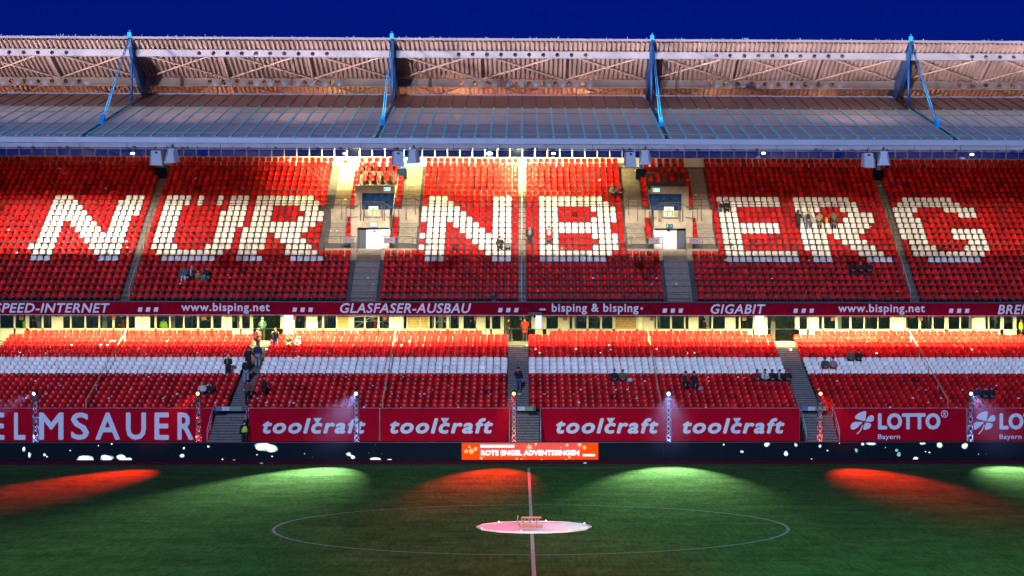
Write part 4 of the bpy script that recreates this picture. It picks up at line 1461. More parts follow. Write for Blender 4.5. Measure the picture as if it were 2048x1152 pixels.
# ================================================================== steps down to the ground in the gaps
for gi, ((a, b_), nm) in enumerate(zip(GAPS, ('beside the ELMSAUER banner', 'between the toolcraft banners', 'beside the LOTTO banner'))):
    t_ = thing('access_stairs', 'grey concrete steps down to the track ' + nm, 'stairs', ((a + b_) / 2, 128.3, 0), 'grey steps in the gaps of the front wall')
    for k in range(10):
        mb = MB().box(a + .12, b_ - .12, 129.95 - .29 * (k + 1), 129.95 - .29 * k - .002, -.05, 1.60 - .163 * k)
        mb.cur = 1
        mb.box(a + .13, b_ - .13, 129.95 - .29 * (k + 1) - .008, 129.95 - .29 * (k + 1) + .05, 1.56 - .163 * k, 1.608 - .163 * k)
        mb.build('step', ['stair_low', 'nosing'], t_)
    MB().box(a + .12, b_ - .12, 129.96, 130.0, -.05, 1.62).build('riser_wall', 'stair_low', t_)
    for s, xx in ((-1, a + .05), (1, b_ - .05)):
        mb = MB()
        mb.smooth = True
        top = (xx, 129.9, 2.32)
        bot = (xx, 127.1, .85)
        mb.path([top, bot, (xx, 127.1, -.05)], .028, 6)
        mb.tube((xx, 129.9, 1.5), top, .028, 6)
        mb.path([(xx, 129.9, 1.92), (xx, 127.1, .45)], .02, 5)
        mb.tube((xx, 128.5, .7), (xx, 128.5, 1.58), .02, 5)
        mb.build('side_rail', 'pale_metal', t_)
    t2_ = thing('gate_board', 'narrow white and green board across the top of the steps ' + nm, 'sign', (a, 129.9, 2.0), 'narrow boards over the steps')
    z0, z1 = Z(822, 129.9), Z(812.5, 129.9)
    MB().box(a + .15, b_ - .35, 129.86, 129.9, z0, z1).build('frame', 'grey_metal', t2_)
    MB().box(a + .18, a + .5, 129.85, 129.858, z0 + .03, z1 - .03).build('blue_field', 'notice_blue' if 'notice_blue' in M else M.setdefault('notice_blue', mat('notice_blue', (.08, .16, .42), .5)), t2_)
    MB().box(a + .55, a + 1.05, 129.85, 129.858, z0 + .03, z1 - .03).build('white_field', 'pale_metal', t2_)
    MB().box(a + 1.07, b_ - .5, 129.85, 129.858, z0 + .03, z1 - .03).build('green_field', M.setdefault('notice_green', mat('notice_green', (.16, .30, .20), .5)), t2_)

# ================================================================== LED board
YL = 109.0
led = thing('led_board', 'long dark LED advertising board showing drifting snow spots along the touchline', 'LED board', (0, YL, 0))
zt0, zt1 = .03, Z(885.5, YL)
ex0, ex1 = X(923.5, YL, 900), X(1196.5, YL, 900)
x = -46.0
cuts = []
while x < 46:
    cuts.append(x)
    x += 3.84
me_ = MB().box(.004, 3.836, 0, .14, zt0, zt1).mesh('panel', 'led_dark', (0, 0, 0))
for c in cuts:
    put('panel', me_, led, (c, 0, 0))
MB().box(-46, 46.2, -.005 + YL, .15 + YL, zt1 + .001, zt1 + .035).build('top_frame', 'black_box', led)
MB().box(ex0, ex1, YL - .006, YL - .001, zt0 + .01, zt1 - .005).build('orange_screen', 'led_orange', led)
BLOBS = [(0, [(187, 150, 20, 34), (231, 197, 20, 36), (350, 195, 18, 20), (370, 210, 12, 12), (553, 162, 12, 8), (880, 108, 16, 14), (775, 124, 10, 8), (672, 228, 140, 44), (838, 222, 90, 46), (957, 218, 70, 46), (1010, 230, 50, 24), (1448, 143, 16, 18), (1433, 202, 34, 24), (1640, 130, 18, 14), (1752, 232, 16, 12), (1843, 237, 20, 6), (2040, 130, 40, 50), (2025, 195, 16, 6)]),
         (510, [(60, 130, 110, 60), (120, 142, 100, 60), (15, 195, 12, 6), (135, 208, 14, 10), (390, 187, 8, 6), (738, 190, 34, 26), (768, 212, 36, 26), (950, 230, 76, 32), (1058, 235, 40, 12)]),
         (1020, [(1683, 115, 14, 14), (1826, 170, 22, 18), (2022, 112, 40, 34)]),
         (1528, [(172, 185, 34, 32), (250, 117, 20, 24), (440, 127, 20, 20), (500, 162, 14, 10), (375, 228, 10, 8), (776, 110, 22, 20), (842, 106, 70, 22), (957, 137, 6, 6), (1193, 227, 44, 26), (1248, 104, 40, 20), (1272, 170, 10, 10), (1303, 177, 14, 12), (1382, 117, 44, 38), (1580, 125, 46, 40), (1690, 190, 6, 6), (594, 104, 10, 6)])]


def blob(mb, px, py, w_, h_, N_=14, dy=0.0):
    c = W(px, py, YL - .008 - dy)
    s_ = YL / F
    vs = [tuple(c)]
    ph = random.random() * 6
    for i in range(N_):
        t = 2 * math.pi * i / N_
        rr = 1 + .16 * math.sin(2 * t + ph) + .08 * math.sin(3 * t + ph * 2)
        zz = c.z + .5 * h_ * s_ * rr * math.sin(t)
        vs.append((c.x + .5 * w_ * s_ * rr * math.cos(t), c.y, min(max(zz, zt0 + .015), zt1 - .01)))
    mb.add(vs, [(0, 1 + i, 1 + (i + 1) % N_) for i in range(N_)])


mb = MB()
def snow(m_, *a_, **k_):
    mb = MB()
    blob(mb, *a_, **k_)
    mb.build('snow_spot', m_, led)


for o_, lst in BLOBS:
    for (x, y, w_, h_) in lst:
        if w_ > 16:
            snow('snow_teal', o_ + x / 3.938 + .6, 860 + y / 3.938 + .4, w_ / 3.938 * 1.08, h_ / 3.938 * 1.08)
        snow('snow_white', o_ + x / 3.938, 860 + y / 3.938, w_ / 3.938, h_ / 3.938, dy=.004)
for (x, y, w_, h_) in ((20, 115, 40, 34), (727, 160, 24, 30), (1045, 160, 22, 26), (1062, 192, 34, 30)):
    snow('snow_teal', 1528 + x / 3.938, 860 + y / 3.938, w_ / 3.938, h_ / 3.938)
for x, y in ((737.8, 905.7), (751, 890), (625, 914), (1972, 907.7), (764, 907)):
    snow('snow_red', x, y, 1.6, 1.6, 6)
# red halos, stars, lettering of the orange screen
s7 = 280 / 2048.
mb = MB()


def E(x, y):
    return 920 + x * s7, 880 + y * s7


def rbox(mb, x0, x1, y0, y1, dep):
    a, b_ = W(*E(x0, y1), dep), W(*E(x1, y0), dep)
    mb.add([(a.x, dep, a.z), (b_.x, dep, a.z), (b_.x, dep, b_.z), (a.x, dep, b_.z)], [(0, 1, 2, 3)])


rbox(mb, 285, 1765, 52, 240, YL - .010)
mb.build('red_glow', mat('led_red_glow', (0, 0, 0), .5, emit=(1.0, .03, .012), estr=.9), led)
mb = MB()
rbox(mb, 296, 795, 70, 112, YL - .013)
text_on(mb, 'ROTE ENGEL ADVENTSSINGEN', E(305, 0)[0], E(1745, 0)[0], E(0, 145)[1], E(0, 228)[1], YL - .018, .085, 0, 1.04)
rbox(mb, 1795, 1975, 205, 238, YL - .013)
mb.build('lettering', 'led_white', led)
c = W(*E(1800, 232), YL - .014)
mb = MB()


def star(mb, x, y, r_, n_=6, ph=0.):
    mb = MB()
    c = W(*E(x, y), YL - .012)
    s_ = YL / F * s7
    vs = [(c.x, c.y, c.z)]
    for i in range(2 * n_):
        t = math.pi * i / n_ + ph
        rr = r_ * s_ * (1 if i % 2 == 0 else .45)
        vs.append((c.x + rr * math.cos(t), c.y, min(max(c.z + rr * math.sin(t), zt0 + .02), zt1 - .012)))
    mb.add(vs, [(0, 1 + i, 1 + (i + 1) % (2 * n_)) for i in range(2 * n_)]).build('star_graphic', 'led_peach', led)


for x, y, r_ in ((165, 165, 55), (135, 100, 26), (90, 165, 42), (225, 130, 42), (1015, 105, 55), (1110, 55, 28), (1565, 75, 32), (1750, 70, 42), (1820, 110, 40), (310, 265, 32), (830, 280, 30), (900, 285, 26), (960, 290, 14), (1195, 290, 20), (1600, 255, 28), (1655, 290, 10), (1480, 110, 14), (1105, 90, 12), (610, 240, 12), (940, 240, 12), (350, 245, 10), (1545, 290, 22)):
    star(mb, x, y, r_, random.choice((5, 6)), random.random())
# supports
for c in cuts[::2]:
    MB().box(c, c + .05, YL + .15, YL + .6, -.006, .05).build('foot', 'black_box', led)

# ================================================================== truss towers
YT = 112.0
TW = [(71, 'b', 'blue-white lamp, in front of the M of ELMSAUER'), (397, 'r', 'red lamp, between the ELMSAUER banner and its stairs'), (713, 'b', 'blue-white lamp, in front of the first toolcraft banner'), (1028, 'r', 'red lamp, in front of the middle stairs'), (1337, 'b', 'blue-white lamp, in front of the seam after the third toolcraft'), (1640, 'r', 'red lamp, in front of the stairs beside LOTTO'), (1941, 'b', 'blue-white lamp, between the two LOTTO banners')]
BEAMC = {'b': (0.90, 1.0, 0.85), 'r': (1.0, 0.010, 0.003)}
# aim: (target depth, target px on ground), energy
AIM = {71: ((-32.5, 99), 60000), 397: ((-20.2, 95.0), 640000), 713: ((-10.6, 95.5), 240000), 1028: ((-1.6, 96.0), 600000), 1337: ((7.2, 95.5), 240000), 1640: ((17.1, 95.5), 640000), 1941: ((25.0, 97), 170000)}
for px, col, nm in TW:
    xt = X(px, YT, 850)
    t_ = thing('truss_tower', 'slim aluminium truss tower with ' + nm, 'light tower', (xt, YT, 0), 'truss towers with moving lamps behind the LED board')
    h = 3.2
    w_ = .13
    MB().box(xt - .3, xt + .3, YT - .3, YT + .3, 0, .04).build('base_plate', 'black_box', t_)
    for sx in (-1, 1):
        for sy in (-1, 1):
            mb = MB()
            mb.smooth = True
            mb.tube((xt + sx * w_, YT + sy * w_, .04), (xt + sx * w_, YT + sy * w_, h), .022, 6).build('chord', 'dark_metal', t_)
    mb = MB()
    k = 12
    for i in range(k):
        za, zb = .05 + (h - .1) * i / k, .05 + (h - .1) * (i + 1) / k
        s = 1 if i % 2 else -1
        for yy in (-w_, w_):
            mb.tube((xt - s * w_, YT + yy, za), (xt + s * w_, YT + yy, zb), .011, 5)
            s = -s
        s = 1 if i % 2 else -1
        for xx in (-w_, w_):
            mb.tube((xt + xx, YT - s * w_, za), (xt + xx, YT + s * w_, zb), .011, 5)
    mb.build('lattice', 'alu', t_)
    MB().box(xt - .17, xt + .17, YT - .17, YT + .17, h, h + .06).build('top_plate', 'black_box', t_)
    hd = put('lamp_head', None, t_, (0, 0, 0))
    MB().box(xt - .14, xt + .14, YT - .13, YT + .13, h + .06, h + .18).build('head_base', 'black_box', hd)
    mb = MB()
    mb.box(xt - .2, xt - .15, YT - .05, YT + .05, h + .18, h + .5)
    mb.box(xt + .15, xt + .2, YT - .05, YT + .05, h + .18, h + .5)
    mb.build('yoke', 'black_box', hd)
    (ax, ay), en = AIM[px]
    c = Vector((xt, YT, h + .42))
    dr = (Vector((ax, ay, 0)) - c).normalized()
    mb = MB()
    mb.smooth = True
    mb.tube(c - dr * .16, c + dr * .17, .12, 12, .145)
    mb.build('head_body', 'black_box', hd)
    mb = MB()
    mb.tube(c + dr * .165, c + dr * .18, .095, 14)
    mb.build('lens', 'lens_blue' if col == 'b' else 'lens_red', hd)
    lamp('tower_beam', 'SPOT', tuple(c + dr * .24), en, BEAMC[col], (ax, ay, 0), spot_size=R(24 if col == 'b' else 18), spot_blend=1.0, shadow_soft_size=.08)
    # wide stray light of the head and the small light in the foot that makes the lattice glow
    lamp('truss_uplight', 'SPOT', (xt, YT, .10), 900 if col == 'b' else 1500, (.22, .38, 1.0) if col == 'b' else (1.0, .06, .03), (xt, YT, 3), spot_size=R(28), spot_blend=.4, shadow_soft_size=.03)
# added unseen spots high behind the viewer that tint the near grass
for (x, y, z, ax, ay, e_, col, sz) in ((30, -8, 16, 13.5, 54, 330000, (.50, 1.0, .72), 20), (-30, -8, 16, -12.0, 54, 230000, (.50, 1.0, .72), 22), (8, -8, 14, .5, 53, 450000, (1.0, .06, .02), 13), (34, 0, 14, 19, 64, 60000, (1.0, .2, .05), 18), (-28, 0, 14, -15, 62, 50000, (1.0, .2, .05), 18)):
    lamp('grass_fill', 'SPOT', (x, y, z), e_, col, (ax, ay, 0), spot_size=R(sz), spot_blend=1.0, shadow_soft_size=.1)
lamp('disc_fill', 'SPOT', (-6, 129.8, 19.3), 85000, (1.0, .06, .20), (0.2, 69.4, 0), spot_size=R(3.7), spot_blend=.5, shadow_soft_size=.1)  # added unseen spot putting the pink on the platform
lamp('disc_fill', 'SPOT', (12, 129.8, 19.3), 45000, (.35, .50, 1.0), (1.6, 69.5, 0), spot_size=R(3.6), spot_blend=.8, shadow_soft_size=.1)  # added unseen spot for the bluish side of the platform

# ================================================================== centre disc with sled
DX, DYc = W(1068, 1052, 70)[0], 70.7
disc = thing('round_platform', 'low round white platform lit pink on the centre spot', 'platform', (DX, DYc, 0))
N_ = 14
pts = [(DX + 2.03 * math.cos(2 * math.pi * i / N_), DYc + 2.03 * math.sin(2 * math.pi * i / N_)) for i in range(N_)]
MB().prism(pts, 'z', .01, .05).build('deck', 'tarp', disc)
mb = MB()
for i in range(N_):
    a, b_ = pts[i], pts[(i + 1) % N_]
    mb.tube((a[0], a[1], .05), (b_[0], b_[1], .05), .028, 6)
mb.build('rim', 'tarp', disc)
mb = MB()
for i in (1, 3, 5, 8, 10, 12):
    mb.ellipsoid((pts[i][0], pts[i][1], .085), .022, .022, .022, 8, 4)
mb.build('rim_lights', 'lamp_warm', disc)
sx0 = X(1036, 70.6, 1045)
sx1 = X(1083, 70.6, 1045)
sl = thing('sled', 'small brown wooden sled standing on the pink platform', 'sled', ((sx0 + sx1) / 2, 70.6, .055))
for i, yy in enumerate((70.4, 70.55, 70.7)):
    MB().box(sx0 + .12, sx1, yy, yy + .1, .38, .405).build('seat_slat', 'sled', sl)
for yy in (70.38, 70.82):
    mb = MB()
    mb.path([(sx1 + .04, yy, .07), (sx0 + .12, yy, .07), (sx0 + .02, yy, .16), (sx0 - .02, yy, .30), (sx0, yy, .45)], .018, 6)
    mb.build('runner', 'sled', sl)
    for k in range(3):
        xx = sx0 + .18 + k * .24
        mb = MB()
        mb.path([(xx - .07, yy, .38), (xx, yy, .24), (xx + .01, yy, .07)], .016, 5)
        mb.tube((xx + .09, yy, .38), (xx, yy, .24), .014, 5)
        mb.build('leg', 'sled', sl)
# small flags / markers on the track
for px, nm in ((523, 'near the first toolcraft banner'), (1170, 'beside the orange screen')):
    p = W(px, 928, 106.5)
    o = MB().box(p.x - .08, p.x + .08, 106.4, 106.6, 0, .05).build('ground_marker', 'pale_metal')
    tag(o, 'tiny white marker on the edge of the grass ' + nm, 'marker', 'tiny markers at the pitch edge')

# paper scraps left on the seats
mb = MB()
for i in range(260):
    if i < 190:
        m_ = random.randrange(0, 17)
        x, y, z = random.uniform(-36, 36), yl(m_) + random.uniform(.3, .6), zl(m_) + .44
    else:
        n_ = random.randrange(0, 26)
        x, y, z = random.uniform(-39, 39), yu(n_) + random.uniform(.15, .4), zu(n_) + .44
    w_ = random.uniform(.03, .09)
    mb.add([(x - w_, y, z), (x + w_, y - .02, z + .02), (x + w_ * .8, y + .05, z + w_ * 1.4), (x - w_, y + .06, z + w_)], [(0, 1, 2, 3)])
tag(mb.build('paper_scraps', 'white_wall'), 'scattered white paper scraps lying on the seats', 'litter', kind='stuff')
# security camera and box on the fascia
t_ = thing('security_camera', 'small dark camera and bracket hanging from the fascia above the middle stairs', 'camera', (X(1068, 142), 142, 8.4))
P = W(1068, 629, 142.0)
MB().box(X(1057, 142), X(1084, 142), 141.85, 142.15, Z(630, 142), Z(625, 142)).build('bracket', 'grey_metal', t_)
mb = MB()
mb.smooth = True
mb.ellipsoid((P.x + .05, 141.95, Z(633, 142)), .09, .09, .11).build('dome', 'black_box', t_)
MB().box(X(1079, 142), X(1091, 142), 141.7, 141.9, Z(621, 142), Z(617, 142)).build('flood_head', 'pale_metal', t_)

# ================================================================== TREES behind the concourse
tm = []
for q in range(3):
    mb = MB()

    def grow(p, d, L_, r_, lvl):
        e_ = p + d * L_
        mb.tube(p, e_, r_, 4 if lvl > 1 else 5, r_ * .65, caps=False)
        if lvl == 0:
            return
        for k in range(3 if lvl > 1 else 4):
            nd = (d + Vector((random.gauss(0, .55), random.gauss(0, .5), random.gauss(.05, .4)))).normalized()
            grow(p + d * L_ * random.uniform(.5, 1), nd, L_ * random.uniform(.55, .8), r_ * .55, lvl - 1)
    for k in range(4):
        grow(Vector((0, 0, 2.2 + k * 1.5)), Vector((random.gauss(0, .5), random.gauss(0, .3), .7)).normalized(), 1.6, .06, 4)
    trunk = MB()
    trunk.tube((0, 0, 0), (0, 0, 8.5), .22, 8, .09)
    tm.append((mb.mesh('crown', 'bark'), trunk.mesh('trunk', 'bark')))
wherew = ['at the far end', 'behind the cream panel', 'behind the person in red', 'behind the ELMSAUER stairs', 'behind the wooden boarding', 'behind the scaffolding', 'left of the middle doorway', 'behind the middle doorway', 'right of the middle doorway', 'behind the brown boarding', 'before the empty doorway', 'behind the empty doorway', 'past the empty doorway', 'behind the taped post', 'at the steward doorway']
for i in range(15):
    x = -38 + i * 5.5
    t_ = thing('bare_tree', 'bare night-time tree seen through the concourse glazing, ' + wherew[i], 'tree', (x + random.uniform(-.8, .8), 160 + random.uniform(-1, 2.5), 0), 'bare trees behind the concourse')
    cr, tk = tm[i % 3]
    put('crown', cr, t_, (0, 0, 0), random.random() * 6)
    put('trunk', tk, t_, (0, 0, 0))
hb = tag(MB().box(-60, 60, 168, 169, 0, 11.5).build('hedge', 'night_fill'), 'dark hedge wall behind the bare trees', 'hedge', kind='stuff')
for x in (-36, -24, -12, 0, 12, 24, 36):
    lamp('tree_fill', 'POINT', (x, 158.0 + (x % 5), 11.2), 1100, (.80, 1.0, .80), shadow_soft_size=.2)  # added unseen lamps brightening the trees and hedge behind the glazing
# scaffolding behind glazing
sf = thing('scaffolding', 'aluminium scaffold frames standing in the concourse', 'scaffolding', (X(770, 151), 151, 6.43))
for (a, b_) in ((708, 780), (866, 900)):
    xa, xb = X(a, 151, 640), X(b_, 151, 640)
    mb = MB()
    for xx in (xa, (xa + xb) / 2, xb):
        mb.tube((xx, 151, 6.43), (xx, 151, 8.6), .03, 5)
    for zz in (7.4, 7.9, 8.3):
        mb.tube((xa, 151, zz), (xb, 151, zz), .022, 5)
    mb.tube((xa, 151, 7.4), ((xa + xb) / 2, 151, 8.3), .02, 5)
    mb.tube(((xa + xb) / 2, 151, 8.3), (xb, 151, 7.4), .02, 5)
    mb.build('frame', 'alu', sf)

# ================================================================== PEOPLE
def skin(name, nodes, edges, sub=1):
    """nodes: (x,y,z,r) ; grows one smooth tapered surface along the edges"""
    me = bpy.data.meshes.new('sk')
    me.from_pydata([q[:3] for q in nodes], edges, [])
    o = bpy.data.objects.new('sk', me)
    C.objects.link(o)
    o.modifiers.new('s', 'SKIN')
    for i, q in enumerate(nodes):
        sv = me.skin_vertices[0].data[i]
        rr = q[3] if not isinstance(q[3], tuple) else q[3]
        sv.radius = (rr, rr) if not isinstance(rr, tuple) else rr
        sv.use_root = (i == 0)
    md = o.modifiers.new('u', 'SUBSURF')
    md.levels = sub
    dg = bpy.context.evaluated_depsgraph_get()
    dg.update()
    r_ = bpy.data.meshes.new_from_object(o.evaluated_get(dg))
    r_.name = name
    bpy.data.objects.remove(o)
    for p in r_.polygons:
        p.use_smooth = True
    return r_


def pose(kind):
    P = {}
    if kind.startswith('sit'):
        P['pel'] = (0, .36, .52); P['chest'] = (0, .40, .88); P['neck'] = (0, .385, 1.05); P['head'] = (0, .36, 1.14); P['crown'] = (0, .365, 1.26)
        for s in (-1, 1):
            P['sh', s] = (s * .18, .40, .97); P['hip', s] = (s * .09, .33, .50); P['knee', s] = (s * .12, -.06, .52); P['ank', s] = (s * .12, -.02, .09); P['toe', s] = (s * .13, -.17, .05)
            P['el', s] = (s * .26, .26, .74); P['wr', s] = (s * .10, .06, .66)
        if kind == 'sit_phone':
            P['el', 1] = (.25, .20, .80); P['wr', 1] = (.07, .16, 1.02)
    else:
        P['pel'] = (0, 0, .93); P['chest'] = (0, .01, 1.28); P['neck'] = (0, .0, 1.46); P['head'] = (0, -.015, 1.56); P['crown'] = (0, -.01, 1.68)
        for s in (-1, 1):
            P['sh', s] = (s * .19, 0, 1.39); P['hip', s] = (s * .095, 0, .89); P['knee', s] = (s * .11, -.02, .49); P['ank', s] = (s * .11, .02, .08); P['toe', s] = (s * .13, -.14, .04)
            P['el', s] = (s * .25, .03, 1.13); P['wr', s] = (s * .25, -.08, .90)
        if kind == 'walk':
            P['knee', 1] = (.10, -.20, .52); P['ank', 1] = (.10, -.22, .12); P['toe', 1] = (.11, -.38, .07); P['knee', -1] = (-.10, .06, .50); P['ank', -1] = (-.10, .26, .14); P['toe', -1] = (-.10, .16, .04)
            P['wr', 1] = (.24, .10, .92); P['wr', -1] = (-.25, -.2, .98)
        if kind == 'phone':
            P['el', -1] = (-.27, -.10, 1.15); P['wr', -1] = (-.09, -.20, 1.40)
        if kind == 'reach':
            P['el', 1] = (.28, -.16, 1.2); P['wr', 1] = (.38, -.38, 1.22); P['el', -1] = (-.30, -.10, 1.15); P['wr', -1] = (-.42, -.22, 1.02)
        if kind == 'hands':
            for s in (-1, 1):
                P['el', s] = (s * .26, -.02, 1.12); P['wr', s] = (s * .06, -.20, 1.16)
    return P


def person_meshes(kind):
    P = pose(kind)
    sit = kind.startswith('sit')
    nd, ed = [], []

    def a(p, r_):
        nd.append((*p, r_))
        return len(nd) - 1
    pel = a(P['pel'], (.10, .08)); ch = a(P['chest'], (.10, .07)); nk = a(P['neck'], .055); hd_ = a(P['head'], (.078, .092)); cr = a(P['crown'], (.07, .08))
    ns = a((P['head'][0], P['head'][1] - .10, P['head'][2] + .015), .014)
    ed += [(pel, ch), (ch, nk), (nk, hd_), (hd_, cr), (hd_, ns)]
    for s in (-1, 1):
        sh = a(P['sh', s], .045); el = a(P['el', s], .038); wr = a(P['wr', s], .028)
        ed += [(ch, sh), (sh, el), (el, wr)]
        w_, e_ = Vector(P['wr', s]), Vector(P['el', s])
        dd = (w_ - e_).normalized()
        pm_ = w_ + dd * .075
        palm = a(tuple(pm_), (.036, .02))
        ed.append((wr, palm))
        side_ = dd.cross(Vector((0, 1, .2))).normalized()
        for k, L_ in enumerate((.065, .078, .072, .055)):
            f0 = a(tuple(pm_ + dd * .035 + side_ * (.024 - .016 * k)), .009)
            f1 = a(tuple(pm_ + dd * (.035 + L_) + side_ * (.027 - .018 * k) + Vector((0, -.012, -.012))), .007)
            ed += [(palm, f0), (f0, f1)]
        t0_ = a(tuple(pm_ - dd * .02 + side_ * .045), .011)
        t1_ = a(tuple(pm_ + dd * .025 + side_ * .068), .008)
        ed += [(palm, t0_), (t0_, t1_)]
        hp = a(P['hip', s], .07); kn = a(P['knee', s], .058); an = a(P['ank', s], .038); to = a(P['toe', s], .032)
        ed += [(pel, hp), (hp, kn), (kn, an), (an, to)]
    body = skin('body', nd, ed)
    # trousers
    nd, ed = [], []
    pel = a(P['pel'], (.175, .14))
    for s in (-1, 1):
        hp = a(P['hip', s], .11); kn = a(P['knee', s], .08); an = a(P['ank', s], .062)
        ed += [(pel, hp), (hp, kn), (kn, an)]
    trousers = skin('trousers', nd, ed)
    out = {'body': body, 'trousers': trousers}
    for var in ('short', 'long'):
        nd, ed = [], []
        pl = P['pel']
        ch = a((P['chest'][0], P['chest'][1], P['chest'][2] + .02), (.20, .155))
        nk = a((P['neck'][0], P['neck'][1] + .005, P['neck'][2] - .01), .085)
        ab = a((P['chest'][0], (P['chest'][1] + pl[1]) / 2, (P['chest'][2] + pl[2]) / 2), (.205, .17))
        wa = a((pl[0], pl[1], pl[2] + .02), (.215, .18))
        ed += [(ch, nk), (ch, ab), (ab, wa)]
        if not sit:
            q = a((pl[0], pl[1], pl[2] - .12), (.215, .18)); ed += [(wa, q)]
            if var == 'long':
                q2 = a((pl[0], pl[1], pl[2] - .38), (.225, .19)); ed += [(q, q2)]
        elif var == 'long':
            q = a((pl[0], pl[1] - .18, pl[2] + .02), (.20, .12)); ed += [(wa, q)]
        for s in (-1, 1):
            sh = a(P['sh', s], .095); el = a(P['el', s], .070); wr = a(P['wr', s], .046)
            ed += [(ch, sh), (sh, el), (el, wr)]
        out[var] = skin('jacket', nd, ed)
    mb = MB()
    mb.smooth = True
    for s in (-1, 1):
        p, q = Vector(P['ank', s]), Vector(P['toe', s])
        c = (p + q) / 2
        mb.ellipsoid((c.x, c.y, c.z - .015), .052, .135, .05, 8, 5)
    out['shoes'] = mb.mesh('shoes', 'black_box')
    h = P['head']
    c = (h[0], h[1] + .012, h[2] + .055)
    mb = MB(); mb.smooth = True
    mb.ellipsoid(c, .098, .112, .115, 12, 6, 0, math.pi * .56)
    out['hair'] = mb.mesh('hair', 'black_box')
    mb = MB(); mb.smooth = True
    mb.ellipsoid(c, .10, .115, .13, 12, 6, 0, math.pi * .55)
    mb.ellipsoid((c[0], c[1] + .045, c[2] - .10), .095, .075, .17, 10, 6)
    out['long_hair'] = mb.mesh('hair', 'black_box')
    mb = MB(); mb.smooth = True
    mb.ellipsoid((c[0], c[1], c[2] + .01), .106, .122, .135, 12, 6, 0, math.pi * .52)
    mb.ellipsoid((c[0], c[1], c[2] + .155), .032, .032, .032, 8, 5)
    out['beanie'] = mb.mesh('hat', 'black_box')
    mb = MB(); mb.smooth = True
    k_ = P['neck']
    mb.ellipsoid((k_[0], k_[1] - .01, k_[2] + .01), .115, .115, .055, 12, 6)
    mb.box(k_[0] - .09, k_[0] + .0, k_[1] - .17, k_[1] - .135, k_[2] - .36, k_[2] - .02)
    out['scarf'] = mb.mesh('scarf', 'black_box')
    for q in ('body', 'trousers', 'short', 'long'):
        out[q].materials.clear()
        out[q].materials.append(M['skin'])
    return out


PM = {}
_col = {}


def cloth(c):
    if c not in _col:
        _col[c] = mat('cloth_%d' % len(_col), c, .85, var=.15, scale=14)
    return _col[c]


BLK, NAVY, JEAN, PALEJ, GREY, RED, MAR, BRN, TEAL, CRM, OLV, WHT, GRN, PINK = (.012, .012, .014), (.015, .03, .07), (.06, .10, .20), (.30, .34, .42), (.18, .18, .20), (.50, .015, .02), (.18, .015, .03), (.16, .075, .03), (.02, .12, .14), (.45, .38, .26), (.12, .10, .055), (.60, .58, .55), (.03, .08, .06), (.35, .18, .20)
HV = (.50, .75, .05)
BLOND, DHAIR, BHAIR = (.35, .22, .09), (.02, .014, .01), (.09, .045, .02)


def person(loc, kind, face, jac, trs, head, label, long_=False, headkind='hair', scarf=None, scale=1.0, bag=None, grp=None):
    if kind not in PM:
        PM[kind] = person_meshes(kind)
    pm_ = PM[kind]
    t_ = thing('person', label, 'person', loc, grp, R(face))
    t_.scale = (scale, scale, scale)

    def ad(nm, me, m_):
        o = put(nm, me, t_, (0, 0, 0))
        if m_ is not None:
            o.material_slots[0].link = 'OBJECT'
            o.material_slots[0].material = m_
        return o
    ad('body', pm_['body'], M['skin'])
    ad('trousers', pm_['trousers'], cloth(trs))
    ad('jacket', pm_['long' if long_ else 'short'], cloth(jac) if jac != HV else M['hivis'])
    ad('shoes', pm_['shoes'], None)
    ad('hat' if headkind == 'beanie' else 'hair', pm_[headkind], cloth(head))
    if scarf:
        ad('scarf', pm_['scarf'], cloth(scarf))
    return t_


def low(px, m_, off=.0):
    return (X(px, yl(m_) + .3 + off, 740), yl(m_) + .12 + off, zl(m_))


def upp(px, n_, off=.0):
    return (X(px, yu(n_) + .3 + off, 450), yu(n_) + off, zu(n_))


def gr(px, d, z):
    return (X(px, d, 640), d, z)


G1 = 'spectators in the stands'
person(low(1037, 5), 'phone', 0, BLK, JEAN, BLK, 'person in black coat, beanie and jeans standing on the middle lower stairs', headkind='beanie')
person(low(516, 11), 'stand', 180, NAVY, PALEJ, BHAIR, 'person in navy jacket and grey jeans climbing the stairs, back turned')
person(low(497.5, 10), 'reach', 30, BLK, BLK, BLK, 'person in long dark coat holding out an arm at the stair edge', True)
person(low(493, 7), 'hands', 180, BLK, PALEJ, DHAIR, 'person in black jacket and pale jeans on the stairs, back turned')
person(low(496, 2), 'reach', 160, BRN, BLK, DHAIR, 'person in brown jacket reaching forward near the foot of the stairs')
person(low(529, 3), 'reach', 100, BLK, BLK, BLK, 'person in long black coat among crimson seats beside the stairs', True)
person(low(457, 8), 'hands', 0, BLK, BLK, WHT, 'person in black coat with grey scarf standing among white seats', True, 'beanie', GREY)
person(low(516, 15), 'hands', 60, MAR, BLK, BHAIR, 'person in maroon jacket at the top of the stairs')
person(gr(525, 146.2, 6.43), 'hands', 0, TEAL, BLK, WHT, 'person in teal jacket and cream beanie inside the doorway', headkind='beanie', scarf=WHT)
person(low(551, 15), 'stand', 170, BLK, JEAN, BHAIR, 'person in black bomber jacket and blue jeans, back turned, by the doorway')
person(low(577, 15), 'sit', 0, BLK, BLK, BLK, 'seated person in black coat with red and white scarf', True, 'beanie', RED)
person(low(594, 15), 'sit', 0, GREY, BLK, WHT, 'small child in white hat and grey coat sitting beside a red scarf', headkind='beanie', scale=.85, scarf=WHT)
person(low(404, 3), 'sit', 0, WHT, BLK, BLOND, 'seated person in white jacket with blond hair', headkind='long_hair')
person(low(421, 3), 'sit_phone', 0, BLK, BLK, DHAIR, 'seated person in black coat with long dark hair beside the white jacket', headkind='long_hair')
